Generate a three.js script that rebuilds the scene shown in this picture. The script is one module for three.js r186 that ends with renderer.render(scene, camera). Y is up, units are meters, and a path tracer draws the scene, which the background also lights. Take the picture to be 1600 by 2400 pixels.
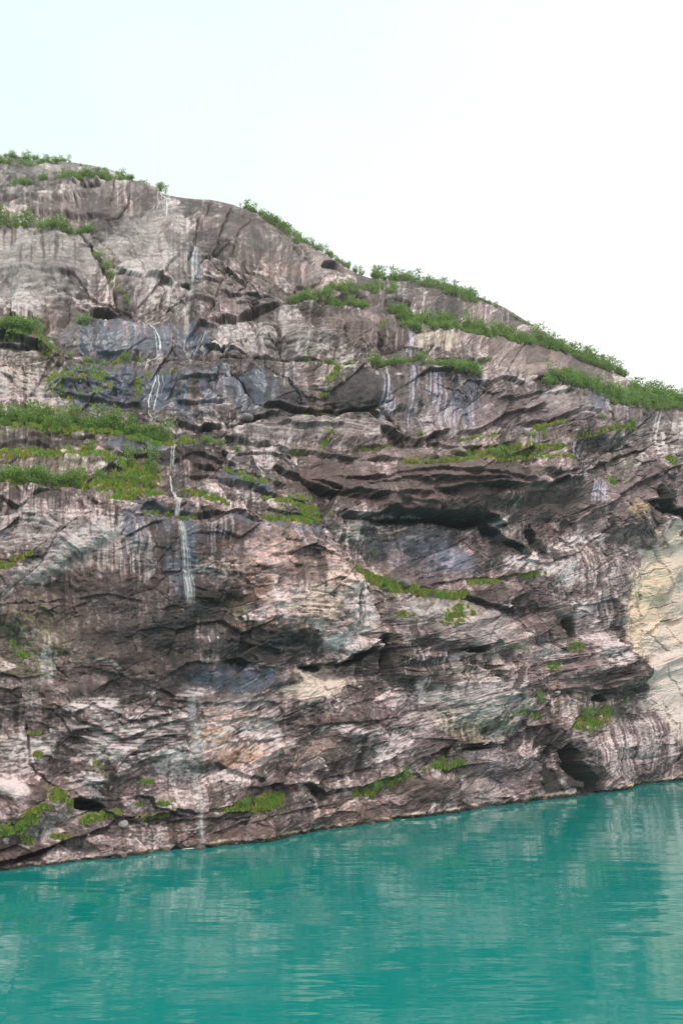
import * as THREE from 'three';
import { mergeGeometries, mergeVertices } from 'three/addons/utils/BufferGeometryUtils.js';

// ------------------------------------------------------------------ camera, sky, sun, exposure
const scene = new THREE.Scene();
const EYE = 22, FOCAL = 1200 / Math.tan(Math.PI / 6), PITCH = Math.atan(400 / FOCAL);
const camera = new THREE.PerspectiveCamera(60, 1600 / 2400, 1, 5000);
camera.position.set(0, EYE, 0);
camera.rotation.x = PITCH;

const SUN_DIRECTION = new THREE.Vector3(0.18, 0.90, 0.36).normalize();
const sun = new THREE.DirectionalLight(0xfff1df, 2.1);
sun.position.copy(SUN_DIRECTION).multiplyScalar(600).add(new THREE.Vector3(20, 60, -170));
sun.target.position.set(20, 60, -170);
sun.castShadow = true; sun.shadow.radius = 14;
sun.shadow.mapSize.set(2048, 2048);
Object.assign(sun.shadow.camera, { left: -300, right: 300, top: 300, bottom: -300, near: 1, far: 1400 });
scene.add(sun, sun.target);
const EXPOSURE = 1.07;
scene.fog = new THREE.FogExp2(0xdfeaf2, 0.00014);

// ------------------------------------------------------------------ noise
function mulberry(a) { return () => { a |= 0; a = a + 0x6D2B79F5 | 0; let t = Math.imul(a ^ a >>> 15, 1 | a); t = t + Math.imul(t ^ t >>> 7, 61 | t) ^ t; return ((t ^ t >>> 14) >>> 0) / 4294967296; }; }
const PERM = new Uint8Array(1024);
{ const r = mulberry(77), p = [...Array(256).keys()]; for (let i = 255; i > 0; i--) { const j = Math.floor(r() * (i + 1)); [p[i], p[j]] = [p[j], p[i]]; } for (let i = 0; i < 1024; i++) PERM[i] = p[i & 255]; }
const GX = new Float32Array(256), GY = new Float32Array(256), H1 = new Float32Array(256);
{ const r = mulberry(5); for (let i = 0; i < 256; i++) { const t = r() * 6.283; GX[i] = Math.cos(t) * 1.5; GY[i] = Math.sin(t) * 1.5; H1[i] = r(); } }
function gn(x, y) {
  const fx = Math.floor(x), fy = Math.floor(y), ix = fx & 255, iy = fy & 255; x -= fx; y -= fy;
  const u = x * x * x * (x * (x * 6 - 15) + 10), v = y * y * y * (y * (y * 6 - 15) + 10);
  const a = PERM[ix] + iy, b = PERM[ix + 1] + iy;
  const g00 = PERM[a], g10 = PERM[b], g01 = PERM[a + 1], g11 = PERM[b + 1];
  const n0 = GX[g00] * x + GY[g00] * y, n1 = GX[g10] * (x - 1) + GY[g10] * y, n2 = GX[g01] * x + GY[g01] * (y - 1), n3 = GX[g11] * (x - 1) + GY[g11] * (y - 1);
  const p = n0 + u * (n1 - n0), q = n2 + u * (n3 - n2);
  return p + v * (q - p);
}
function fbm(x, y, n) { let s = 0, a = 0.6; for (let i = 0; i < n; i++) { s += a * gn(x + i * 17.3, y + i * 9.1); x *= 2.03; y *= 2.03; a *= 0.52; } return s; }
const hash2 = (i, j) => PERM[(PERM[i & 255] + j) & 255];
const sm = (a, b, x) => { x = (x - a) / (b - a); x = x < 0 ? 0 : x > 1 ? 1 : x; return x * x * (3 - 2 * x); };
const lerp = (a, b, t) => a + (b - a) * t;

{ // overcast sky, a little bluer high up on the left, whiter to the right
  const W = 512, H = 256, data = new Float32Array(W * H * 4);
  for (let r = 0; r < H; r++) for (let c = 0; c < W; c++) {
    const up = ((r + 0.5) / H - 0.5) * Math.PI, round = ((c + 0.5) / W - 0.5) * 2 * Math.PI;
    const x = Math.cos(round) * Math.cos(up), y = Math.sin(up), z = Math.sin(round) * Math.cos(up);
    const n = 0.16 * fbm(x * 3 + 5 + y * 1.3, z * 3 + 9 + y * 4, 3);
    const t = 0.8 * sm(0.28, 1.0, y * 0.9 - x * 0.42 + n * 1.6 + 0.10);
    const bright = 1.03 + 0.09 * x - 0.03 * y + n * 0.35;
    const o = (r * W + c) * 4;
    data[o] = bright * lerp(1.0, 0.74, t); data[o + 1] = bright * lerp(1.01, 0.985, t); data[o + 2] = bright * lerp(1.015, 0.98, t); data[o + 3] = 1;
  }
  const sky = new THREE.DataTexture(data, W, H, THREE.RGBAFormat, THREE.FloatType);
  sky.mapping = THREE.EquirectangularReflectionMapping; sky.magFilter = THREE.LinearFilter; sky.minFilter = THREE.LinearFilter; sky.needsUpdate = true;
  scene.background = sky; scene.environment = sky;
}

// ------------------------------------------------------------------ naming
const used = {};
function numbered(n) { const k = used[n] = (used[n] ?? -1) + 1; return k ? n + '_' + String(k).padStart(3, '0') : n; }
function tag(o, label, category, group, kind) {
  o.userData.label = label; if (category) o.userData.category = category;
  if (group) o.userData.group = group; if (kind) o.userData.kind = kind;
  return o;
}
const shade = (o) => { o.castShadow = o.receiveShadow = true; return o; };

// ------------------------------------------------------------------ the rock face: a control net of surveyed points
// The face is described by survey coordinates (a along the face, b down it); one unit is about 6 cm near the shore.
function at(x, y, d) {
  const cx = (x - 800) / FOCAL, cy = (1200 - y) / FOCAL, s = Math.sin(PITCH), c = Math.cos(PITCH);
  const Y = cy * c + s, Z = cy * s - c, k = d / -Z;
  return [cx * k, EYE + Y * k, -d];
}
function shoreDepth(x, y) { const cy = (1200 - y) / FOCAL, s = Math.sin(PITCH), c = Math.cos(PITCH), Y = cy * c + s, Z = cy * s - c; return EYE / -Y * -Z; }
const poly = (pts) => (x) => {
  if (x <= pts[0][0]) return pts[0][1];
  for (let i = 1; i < pts.length; i++) if (x <= pts[i][0]) { const [x0, y0] = pts[i - 1], [x1, y1] = pts[i]; return y0 + (y1 - y0) * (x - x0) / (x1 - x0); }
  return pts[pts.length - 1][1];
};
const shoreLine = poly([[-700, 2170], [-520, 2125], [0, 2043], [200, 2019], [400, 1992], [600, 1973], [800, 1942], [1000, 1913], [1200, 1882], [1400, 1858], [1600, 1829], [2080, 1775], [2300, 1760]]);
const skyLine = poly([[-700, 340], [-520, 345], [0, 368], [130, 378], [210, 395], [270, 400], [320, 420], [390, 455], [470, 470], [540, 478], [600, 500], [700, 560], [780, 605], [860, 650], [960, 648], [1050, 676], [1120, 694], [1200, 732], [1270, 778], [1350, 826], [1440, 868], [1500, 906], [1600, 948], [2080, 1060], [2300, 1100]]);
// metres by which the face lies behind its shore, down each surveyed column
const COLS = [
  [-700, [[2170, 0], [1700, 5], [1300, 9], [1130, 12], [1000, 30], [780, 40], [540, 80], [420, 130], [340, 175]]],
  [0, [[2043, 0], [1900, 2], [1750, 5], [1480, 7], [1300, 8], [1135, 11], [1060, 20], [1000, 27], [950, 33], [780, 38], [740, 44], [540, 75], [470, 98], [420, 122], [368, 160]]],
  [400, [[1992, 0], [1850, 2], [1550, 4], [1230, 9], [1180, 13], [1100, 19], [1020, 26], [960, 31], [840, 36], [800, 42], [740, 50], [560, 76], [450, 115]]],
  [800, [[1942, 0], [1850, 1.5], [1560, 4], [1350, 8], [1230, 12], [1190, 13], [1060, 20], [1040, 25], [860, 33], [840, 39], [720, 48], [690, 60], [640, 85], [610, 110]]],
  [1200, [[1882, 0], [1650, 4], [1330, 10], [1200, 13], [1080, 18], [1040, 26], [900, 36], [860, 46], [800, 62], [770, 84], [742, 105]]],
  [1600, [[1829, 0], [1650, 9], [1500, 13], [1300, 14], [1150, 14], [1050, 20], [1000, 30], [955, 62]]],
  [2300, [[1760, 0], [1500, 10], [1300, 14], [1200, 20], [1100, 60]]],
];
const NC = 24, NR = 15, A0 = -570, STEP = 120, BACK = 3;   // net of 24 columns; rows 0..14 run from the shore to the skyline
const netW = [], netS = [], net = [];
for (let i = 0; i < NC; i++) {
  const a = A0 + i * STEP, w = shoreLine(a), s = skyLine(a), d0 = shoreDepth(a, w);
  netW.push(w); netS.push(s);
  let k = 0; while (k < COLS.length - 2 && a > COLS[k + 1][0]) k++;
  const t = (a - COLS[k][0]) / (COLS[k + 1][0] - COLS[k][0]), u = t * t * (3 - 2 * t);
  const column = [];
  for (let j = -1; j < NR; j++) {
    const v = j / (NR - 1);
    const off = (col) => { const p = col[1], b = p[0][0] + (p[p.length - 1][0] - p[0][0]) * v; let q = 0; if (v < 0) return -0.5; while (q < p.length - 2 && b < p[q + 1][0]) q++; return p[q][1] + (p[q + 1][1] - p[q][1]) * Math.min(1, (b - p[q][0]) / (p[q + 1][0] - p[q][0])); };
    column.push(at(a, w + (s - w) * v, d0 + lerp(off(COLS[k]), off(COLS[k + 1]), u)));
  }
  const top = column[NR], r = Math.hypot(top[0], top[2]), ux = top[0] / r, uz = top[2] / r, slope = (top[1] - EYE) / r;
  for (let m = 1; m <= BACK + 1; m++) { const e = 26 * m * (1 + m * 0.5); column.push([top[0] + ux * e, top[1] + e * slope * (0.72 - 0.2 * m), top[2] + uz * e]); }   // the mountain rounds over and goes on behind
  net.push(column);
}
const cat = (p0, p1, p2, p3, t) => 0.5 * (2 * p1 + (p2 - p0) * t + (2 * p0 - 5 * p1 + 4 * p2 - p3) * t * t + (3 * p1 - p0 - 3 * p2 + p3) * t * t * t);
function along(arr, a) { const x = (a - A0) / STEP, i = Math.max(1, Math.min(NC - 3, Math.floor(x))); return cat(arr[i - 1], arr[i], arr[i + 1], arr[i + 2], x - i); }
const VMAX = 1 + (BACK - 0.02) / (NR - 1);
// ------------------------------------------------------------------ grid
const colsA = [];
{ let a = -420; while (a < 2030) { colsA.push(a); const o = Math.max(0, -40 - a, a - 1640); a += 1.62 + o * 0.05; } }
const NA = colsA.length, NF = 1010, NBK = 26, NB = NF + NBK;
const rowV = []; for (let j = 0; j < NF; j++) rowV.push(-0.012 + 1.012 * j / (NF - 1)); for (let j = 1; j <= NBK; j++) rowV.push(1 + (VMAX - 1) * (j / NBK) ** 1.5);
const N = NA * NB;
const bShore = Float64Array.from(colsA, (a) => along(netW, a)), bSky = Float64Array.from(colsA, (a) => along(netS, a));
const P = new Float32Array(N * 3), NRM = new Float32Array(N * 3), BB = new Float32Array(N), WA = new Float32Array(N), WB = new Float32Array(N), SG = new Float32Array(N), D = new Float32Array(N), MPP = new Float32Array(N), COL = new Float32Array(N * 3), ROUGH = new Float32Array(N).fill(0.36), WET = new Float32Array(N), BLK = new Float32Array(N).fill(1), TONE = new Float32Array(N), R3 = new Float32Array(N);
{
  const row = [];
  for (let j = 0; j < NB; j++) {
    const y = rowV[j] * (NR - 1) + 1, jj = Math.max(1, Math.min(net[0].length - 3, Math.floor(y))), t = y - jj;
    for (let i = 0; i < NC; i++) { const c = net[i]; row[i] = [0, 1, 2].map((k) => cat(c[jj - 1][k], c[jj][k], c[jj + 1][k], c[jj + 2][k], t)); }
    for (let i = 0; i < NA; i++) {
      const x = (colsA[i] - A0) / STEP, q = Math.floor(x), s = x - q, k = (j * NA + i);
      for (let c = 0; c < 3; c++) P[k * 3 + c] = cat(row[q - 1][c], row[q][c], row[q + 1][c], row[q + 2][c], s);
      BB[k] = bShore[i] + (bSky[i] - bShore[i]) * rowV[j];
      MPP[k] = Math.hypot(P[k * 3], P[k * 3 + 1] - EYE, P[k * 3 + 2]) / FOCAL;
    }
  }
  const G = 10;
  for (let j = 0; j < NB; j++) for (let i = 0; i < NA; i++) {
    const l = (j * NA + Math.max(0, i - G)) * 3, r = (j * NA + Math.min(NA - 1, i + G)) * 3, d = (Math.max(0, j - G) * NA + i) * 3, u = (Math.min(NB - 1, j + G) * NA + i) * 3, o = (j * NA + i) * 3;
    const ax = P[r] - P[l], ay = P[r + 1] - P[l + 1], az = P[r + 2] - P[l + 2], bx = P[u] - P[d], by = P[u + 1] - P[d + 1], bz = P[u + 2] - P[d + 2];
    let nx = ay * bz - az * by, ny = (az * bx - ax * bz) * 0.45, nz = ax * by - ay * bx; const m = Math.hypot(nx, ny, nz) || 1;
    NRM[o] = nx / m; NRM[o + 1] = ny / m; NRM[o + 2] = nz / m;
  }
}
const colAt = (a) => { let lo = 0, hi = NA - 1; while (hi - lo > 1) { const m = (lo + hi) >> 1; if (colsA[m] <= a) lo = m; else hi = m; } return lo; };
function over(a0, a1, b0, b1, fn) {   // every vertex of that stretch of the face
  const i0 = colAt(Math.max(colsA[0], a0)), i1 = Math.min(NA - 1, colAt(Math.min(colsA[NA - 1], a1)) + 1);
  for (let i = i0; i <= i1; i++) {
    const s = (NF - 1) / 1.012, f = (b) => ((bShore[i] - b) / (bShore[i] - bSky[i]) + 0.012) * s;
    const j0 = Math.max(0, Math.floor(f(b1))), j1 = Math.min(NB - 1, b0 < bSky[i] ? NB - 1 : Math.ceil(f(b0)));
    for (let j = j0; j <= j1; j++) fn(j * NA + i);
  }
}
// dip of the strata: they rise to the right on the right half and, low down, from the middle on
function strata(a, b) {
  const up = 0.33 * (sm(850, 1350, a) * 0.5 * Math.max(0, a - 850) + (1 - sm(850, 1350, a)) * 0);
  const low = 0.30 * Math.max(0, a - 380) * sm(330, 700, a);
  const t = sm(1430, 1640, b);
  return b + lerp(Math.max(0, a - 900) * 0.30 * sm(860, 1250, a) + up * 0.1, low, t) + 0.035 * a * (1 - t) * -1 * sm(700, 0, a);
}
for (let k = 0; k < N; k++) {
  const a = colsA[k % NA], b = BB[k];
  WA[k] = a + 9 * fbm(a / 80, b / 70, 2) + 3.4 * gn(a / 15 + 40, b / 15) + 1.6 * gn(a / 5.3, b / 5.3 + 8);
  WB[k] = b + 9 * fbm(a / 85 + 31, b / 70 + 7, 2) + 3.8 * gn(a / 16, b / 14 + 77) + 1.8 * gn(a / 5.6 + 9, b / 5.1);
  SG[k] = strata(a, b) + 24 * fbm(a / 280 + 3, b / 220, 2) + 3 * gn(a / 60, b / 50 + 50);
}
// ------------------------------------------------------------------ relief, all in survey units
const blob = (a, b, ra, rb, rot, fn, edge = 0.3) => {
  const c = Math.cos(rot), s = Math.sin(rot), R = Math.max(ra, rb) * 1.35 + 20;
  over(a - R, a + R, b - R, b + R, (k) => { const x = WA[k] - a, y = WB[k] - b, u = (x * c + y * s) / ra, v = (-x * s + y * c) / rb; const r = Math.sqrt(u * u + v * v); if (r < 1.4) fn(k, r + edge * gn(WA[k] / 19 + a, WB[k] / 16 + b) * 0.8, u, v); });
};
const smoothBlob = (a, b, ra, rb, rot, fn) => {
  const c = Math.cos(rot), s = Math.sin(rot), R = Math.max(ra, rb) * 1.35 + 10;
  over(a - R, a + R, b - R, b + R, (k) => { const p = lerp(colsA[k % NA], WA[k], 0.4), q = lerp(BB[k], WB[k], 0.4), x = p - a, y = q - b, u = (x * c + y * s) / ra, v = (-x * s + y * c) / rb, r = Math.sqrt(u * u + v * v); if (r < 1.4) fn(k, r + 0.22 * gn(p / 34 + a, q / 26 + b) + 0.1 * R3[k]); });
};
const rough = (v, ...list) => { for (const [a, b, ra, rb, rot = 0] of list) blob(a, b, ra, rb, rot, (k, r) => { ROUGH[k] = lerp(ROUGH[k], v, 1 - sm(0.6, 1.1, r)); }); };
const blocks = (v, ...list) => { for (const [a, b, ra, rb, rot = 0] of list) blob(a, b, ra, rb, rot, (k, r) => { BLK[k] = lerp(BLK[k], v, 1 - sm(0.6, 1.1, r)); }); };
rough(0.16, [60, 590, 210, 80, 0.1], [370, 590, 120, 100, 0], [310, 790, 130, 50, 0]);
rough(0.22, [850, 770, 260, 60, 0.05], [1080, 810, 150, 40, 0.1], [1560, 1600, 90, 190, -0.3], [930, 1270, 130, 60, 0.3], [1130, 1460, 130, 70, 0.3], [470, 1600, 180, 60, 0], [1340, 830, 120, 40, 0.4], [1000, 940, 160, 80, 0], [420, 1170, 110, 40, 0.15]);
rough(0.36, [170, 1300, 190, 50, -0.5], [100, 1920, 110, 60, -0.3], [1300, 1200, 160, 60, -0.2]);
rough(0.16, [1600, 1560, 110, 190, -0.2], [1570, 1380, 110, 150]);
rough(0.2, [620, 905, 110, 40], [850, 915, 110, 40], [1040, 930, 90, 60], [650, 1010, 110, 26], [840, 1005, 110, 30], [760, 1100, 90, 36], [1000, 1125, 220, 30], [1250, 1190, 120, 40, -0.3], [1300, 960, 110, 30, -0.1]);
blocks(0.5, [640, 910, 120, 44], [850, 915, 120, 44], [700, 1010, 150, 28], [1000, 1125, 220, 30]);
rough(0.5, [300, 1720, 420, 130, 0], [800, 1720, 330, 130, -0.2], [700, 1330, 140, 140, 0], [560, 520, 110, 90, 0.4], [1150, 1700, 200, 120, -0.3], [80, 1240, 120, 60, 0]);
blocks(1.7, [560, 560, 170, 120, 0.4], [330, 690, 170, 40, 0], [1120, 1590, 190, 110, 0], [1330, 1560, 180, 160, 0], [700, 1400, 170, 130, 0], [540, 700, 140, 50, 0]);
blocks(0.35, [850, 780, 260, 60, 0.05], [60, 590, 190, 70, 0.1], [1590, 1600, 110, 190, -0.3], [1570, 1380, 110, 150], [470, 1600, 160, 60, 0]);

for (let k = 0; k < N; k++) { const v = rowV[(k / NA) | 0]; const q = sm(0.93, 0.985, v); ROUGH[k] *= 1 - 0.6 * q; BLK[k] *= 1 - 0.55 * q; }
function layer(s, a, L, seed) {
  const t = s / L + 0.55 * gn(a / (L * 5.5) + seed, s / (L * 4) + seed * 3), i = Math.floor(t), f = t - i, h = H1[hash2(i + 512, seed)];
  const g = sm(-0.1, 0.4, gn(a / (L * 3.2) + h * 91, i * 3.7 + seed)), amp = (0.35 + 0.9 * h) * g;
  const up = H1[hash2(i + 700, seed + 9)] > 0.42;
  const w = 0.10, q = up ? f : 1 - f;
  const saw = q < 1 - w ? q / (1 - w) : (1 - q) / w;
  return amp * (saw - 0.5);
}
const W1 = { f1: 0, f2: 0, id: 0, dx: 0, dy: 0 };
function worley(x, y, seed) {
  const ix = Math.floor(x), iy = Math.floor(y); let f1 = 9, f2 = 9, id = 0, dx = 0, dy = 0;
  for (let p = -1; p <= 1; p++) for (let q = -1; q <= 1; q++) {
    const h = hash2(ix + p + 1024, iy + q + seed + 1024), px = ix + p + 0.12 + 0.76 * H1[h] - x, py = iy + q + 0.12 + 0.76 * H1[PERM[h + 31]] - y, d = px * px + py * py;
    if (d < f1) { f2 = f1; f1 = d; id = h; dx = -px; dy = -py; } else if (d < f2) f2 = d;
  }
  W1.f1 = Math.sqrt(f1); W1.f2 = Math.sqrt(f2); W1.id = id; W1.dx = dx; W1.dy = dy;
}
for (let k = 0; k < N; k++) {
  const a0 = colsA[k % NA], b0 = BB[k], R = ROUGH[k], K = BLK[k], s0 = SG[k];
  const a = lerp(a0, WA[k], 0.55), b = lerp(b0, WB[k], 0.55);
  let d = 34 * fbm(a / 240, b / 170 + 20, 2) + 9 * gn(a / 75 + 9, s0 / 50);
  // great joint blocks: each stands at its own depth and tilt and breaks the run of the strata
  worley(a / 150 + 0.004 * s0, s0 / 88, 11);
  const id = W1.id, r1 = H1[id], r2 = H1[PERM[id + 5]], r3 = H1[PERM[id + 9]], dx = W1.dx, dy = W1.dy, gap = W1.f2 - W1.f1;
  const low = 1 - 0.32 * sm(1190, 1300, b0), gate = sm(-0.35, 0.15, gn(a / 150, b / 140)) * low;
  d += K * gate * ((r1 - 0.5) * 17 + (r2 - 0.5) * 32 * dx + (r3 - 0.5) * 24 * dy - 3 * K * sm(0.05, 0, gap));
  const s = s0 + r2 * 47 * gate + (r3 - 0.5) * 26 * dx * gate;
  d += low * R * (12 * layer(s, a, 62, 1) + 5.0 * layer(s + 5, a, 27, 2) + 2.4 * layer(s, a, 11, 3)) + 0.9 * layer(s, a, 6, 4);
  worley(a / 52 - 0.006 * s, s / 30, 47);
  const id2 = W1.id, kk = low * Math.min(1.2, K) * (0.35 + 0.65 * R) * sm(-0.3, 0.25, gn(a / 90 + 50, b / 70));
  d += kk * ((H1[id2] - 0.5) * 11 + (H1[PERM[id2 + 5]] - 0.5) * 27 * W1.dx + (H1[PERM[id2 + 9]] - 0.5) * 22 * W1.dy - 2.4 * sm(0.055, 0, W1.f2 - W1.f1));
  const steep = sm(940, 1240, a0) * sm(930, 1010, b0) * sm(-0.35, 0.1, gn(a0 / 120 + 8, b0 / 120)) + 0.7 * sm(520, 440, b0 - 420 + Math.abs(a0 - 560)) * sm(-0.2, 0.2, gn(a0 / 60, b0 / 60));
  if (steep > 0) {   // steep joints across the strata
    worley((a + 0.42 * b0) / 27, (b0 - 0.3 * a) / 66, 210);
    d += steep * Math.min(1, R * 2.2) * ((H1[W1.id] - 0.5) * 8 + (H1[PERM[W1.id + 5]] - 0.5) * 13 * W1.dx + (H1[PERM[W1.id + 9]] - 0.5) * 8 * W1.dy - 2.4 * sm(0.06, 0, W1.f2 - W1.f1)); TONE[k] += steep * (H1[W1.id] - 0.5) * 0.5;
  }
  worley(a / 19 + 0.01 * s, s / 11, 90);
  d += low * Math.sqrt(R) * (0.3 + 0.7 * Math.min(1.2, K)) * ((H1[W1.id] - 0.5) * 4.0 + (H1[PERM[W1.id + 5]] - 0.5) * 8.5 * W1.dx + (H1[PERM[W1.id + 9]] - 0.5) * 7 * W1.dy);
  worley(a0 / 7.5, s / 4.6, 131);
  d += (0.4 + 0.6 * R) * ((H1[W1.id] - 0.5) * 1.5 + (H1[PERM[W1.id + 5]] - 0.5) * 2.0 * W1.dx + (H1[PERM[W1.id + 9]] - 0.5) * 1.8 * W1.dy);
  d += R * 1.5 * fbm(a / 15, s / 10, 2);
  const tiny = H1[W1.id] - 0.5;
  R3[k] = (H1[id2] - 0.5) * 2; { const q = sm(0.90, 0.985, rowV[(k / NA) | 0]); d *= 1 - 0.72 * q; }
  D[k] = d; TONE[k] += (r1 - 0.5) * gate * 0.7 + (H1[id2] - 0.5) * 0.75 + tiny * 0.5;
}
// ledges run along the face: kind 'o' overhangs what is below it, 't' steps back above it
function ledge(kind, amp, reach, pts, amp2 = 1) {
  amp *= (kind === 't' ? 1.3 : amp < 20 ? 0.95 : 1.1) * (pts[0][1] > 1290 ? 0.72 : pts[0][1] > 700 && pts[0][0] > 380 ? 1.25 : 1);
  const f = poly(pts), a0 = pts[0][0], a1 = pts[pts.length - 1][0], L = a1 - a0, ys = pts.map((p) => p[1]), R = reach * 3.2 + 20, sd = a0 * 0.37 + ys[0];
  over(a0 - 20, a1 + 20, Math.min(...ys) - R, Math.max(...ys) + R, (k) => {
    const a = lerp(colsA[k % NA], WA[k], 0.35), x = (a - a0) / L; if (x <= 0 || x >= 1) return;
    const e = f(a) - lerp(BB[k], WB[k], 0.45) + 3.5 * R3[k] + 3 * gn(a / 30 + sd, sd), taper = sm(0, 0.12, x) * sm(1, 0.88, x) * (0.75 + 0.6 * gn(a / 46 + sd, sd));
    const edge = sm(-2.6, 2.6, e);
    const above = Math.exp(-Math.max(0, e) / reach), below = Math.exp(-Math.max(0, -e) / (reach * 0.8));
    D[k] += (kind === 'o' ? lerp(-amp * 1.1 * below * amp2, amp * above, edge) : lerp(amp * 0.55 * below * amp2, -amp * above, edge)) * taper;
  });
}
function crack(width, depth, pts) {
  width *= 0.62; const xs = pts.map((p) => p[0]), ys = pts.map((p) => p[1]), m = width * 2 + 20;
  over(Math.min(...xs) - m, Math.max(...xs) + m, Math.min(...ys) - m, Math.max(...ys) + m, (k) => {
    let best = 1e9, tb = 0;
    for (let i = 1; i < pts.length; i++) { const [x0, y0] = pts[i - 1], [x1, y1] = pts[i], dx = x1 - x0, dy = y1 - y0; let t = ((WA[k] - x0) * dx + (WB[k] - y0) * dy) / (dx * dx + dy * dy); t = t < 0 ? 0 : t > 1 ? 1 : t; const q = Math.hypot(WA[k] - x0 - t * dx, WB[k] - y0 - t * dy); if (q < best) { best = q; tb = (i - 1 + t) / (pts.length - 1); } }
    const w = width * (0.35 + 0.65 * Math.sin(Math.PI * Math.min(1, Math.max(0, tb * 0.9 + 0.05)))) * (0.8 + 0.5 * gn(WA[k] / 30, WB[k] / 30));
    if (best < w * 2) D[k] -= 0.62 * depth * (1 - sm(w * 0.25, w * 1.15, best));
  });
}
function bulge(amp, a, b, ra, rb, rot = 0, sharp = 1) { blob(a, b, ra, rb, rot, (k, r) => { const t = Math.max(0, 1 - r * r); D[k] += amp * (sharp < 1 ? Math.pow(t, sharp) : t * t * (3 - 2 * t)); }, 0.12); }
function hollow(depth, a, b, ra, rb, rot = 0) { smoothBlob(a, b, ra, rb, rot, (k, r) => { D[k] -= depth * (1 - sm(0.5, 1.0, r)); }); }
// a slab cut by a straight fault: everything on the left of the line stands back
function fault(amp, reach, pts) {   // pts run downwards (b increasing)
  const f = poly(pts.map(([x, y]) => [y, x])), b0 = pts[0][1], b1 = pts[pts.length - 1][1], xs = pts.map((p) => p[0]), R = Math.abs(reach) * 3 + 20;
  over(Math.min(...xs) - R, Math.max(...xs) + R, b0 - 10, b1 + 10, (k) => {
    const y = (WB[k] - b0) / (b1 - b0); if (y <= 0 || y >= 1) return;
    const e = (WA[k] - f(WB[k])) * Math.sign(reach); if (e < -3) return;
    D[k] -= amp * Math.exp(-Math.max(0, e) / Math.abs(reach)) * sm(-3, 2, e) * sm(0, 0.15, y) * sm(1, 0.85, y);
  });
}
bulge(14, 480, 1270, 330, 95); bulge(16, 300, 1470, 330, 150); bulge(20, 700, 1390, 190, 170); bulge(-26, 930, 1320, 150, 110, 0.2); bulge(34, 1060, 1150, 330, 62, -0.1); bulge(10, 1420, 1560, 150, 90); bulge(20, 150, 1270, 240, 60, -0.5); bulge(18, 800, 790, 300, 50); bulge(18, 960, 920, 170, 70); bulge(18, 760, 1010, 260, 34); bulge(24, 1130, 1470, 130, 80); bulge(20, 330, 1740, 260, 90); bulge(24, 760, 1730, 170, 90, -0.3); bulge(22, 1130, 1620, 120, 100);
// --- far left, upper mountain
ledge('t', 14, 20, [[-60, 408], [80, 412], [135, 398]]);
ledge('t', 16, 20, [[110, 446], [230, 436], [340, 443], [390, 456]]);
ledge('o', 14, 16, [[165, 440], [200, 446], [240, 442]]); hollow(16, 205, 445, 36, 8, 0.05);
ledge('o', 9, 14, [[-40, 462], [60, 470], [150, 478], [230, 470]]); ledge('o', 10, 14, [[60, 496], [150, 500], [230, 512], [270, 520]]);
crack(6, 16, [[306, 474], [288, 498], [268, 516], [250, 522]]); crack(5, 12, [[270, 442], [262, 468], [256, 490]]);
ledge('t', 14, 22, [[-60, 526], [70, 530], [150, 548], [215, 552]]);
crack(11, 22, [[192, 552], [222, 604], [250, 650], [272, 700], [288, 735]]);
bulge(16, 75, 610, 150, 85, 0.15); bulge(16, 360, 590, 115, 95, 0.1);
ledge('o', 6, 14, [[-60, 632], [60, 640], [150, 655]]); ledge('o', 8, 14, [[110, 648], [180, 652], [205, 690], [240, 720]]);
ledge('o', 7, 10, [[262, 630], [300, 645], [330, 660]]); crack(3, 8, [[275, 535], [300, 580], [320, 620], [330, 655]]); crack(3, 7, [[220, 560], [258, 600], [290, 628]]);
ledge('o', 15, 16, [[330, 656], [370, 660], [410, 664]]); crack(5, 14, [[378, 660], [388, 690], [372, 720], [405, 735]]); crack(3.5, 9, [[326, 660], [326, 720]]);
ledge('o', 15, 15, [[398, 700], [410, 682], [450, 672]]); hollow(12, 425, 678, 28, 6, -0.2);
ledge('o', 18, 18, [[190, 716], [225, 728], [262, 738], [300, 742]]); hollow(20, 235, 740, 48, 9, 0.15);
fault(12, 28, [[102, 690], [110, 740], [104, 790]]); fault(12, -22, [[165, 700], [160, 760], [132, 792]]);
ledge('o', 20, 20, [[-60, 778], [40, 786], [80, 806], [126, 836]]); hollow(16, 25, 808, 74, 10, 0.12);
ledge('t', 10, 20, [[-60, 772], [40, 772], [90, 788], [130, 826]]);
fault(14, 22, [[118, 838], [100, 880], [60, 950]]);
// --- centre top
crack(8, 16, [[470, 520], [455, 560], [448, 600], [440, 625]]); crack(6, 14, [[540, 500], [520, 545], [505, 590], [470, 620]]); crack(4, 10, [[500, 470], [488, 510], [470, 545]]); crack(4, 10, [[590, 530], [560, 560], [548, 600]]);
ledge('o', 12, 14, [[520, 620], [555, 648], [580, 665]]); crack(6, 16, [[560, 690], [585, 664], [572, 640], [535, 640]]); bulge(14, 550, 625, 38, 26);
crack(6, 16, [[655, 562], [690, 598], [735, 630]]); crack(7, 18, [[690, 572], [715, 602], [742, 634]]);
ledge('o', 16, 10, [[752, 634], [785, 630], [808, 652]]); hollow(16, 782, 638, 26, 7, 0.3);
ledge('o', 10, 14, [[690, 668], [735, 672], [760, 664]]);
ledge('o', 13, 14, [[470, 752], [540, 748], [582, 732], [620, 722], [664, 712]]); hollow(12, 618, 728, 46, 6, -0.2);
crack(4, 9, [[500, 700], [470, 712], [440, 745]]); ledge('o', 9, 12, [[430, 715], [470, 712], [510, 722]]);
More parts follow.
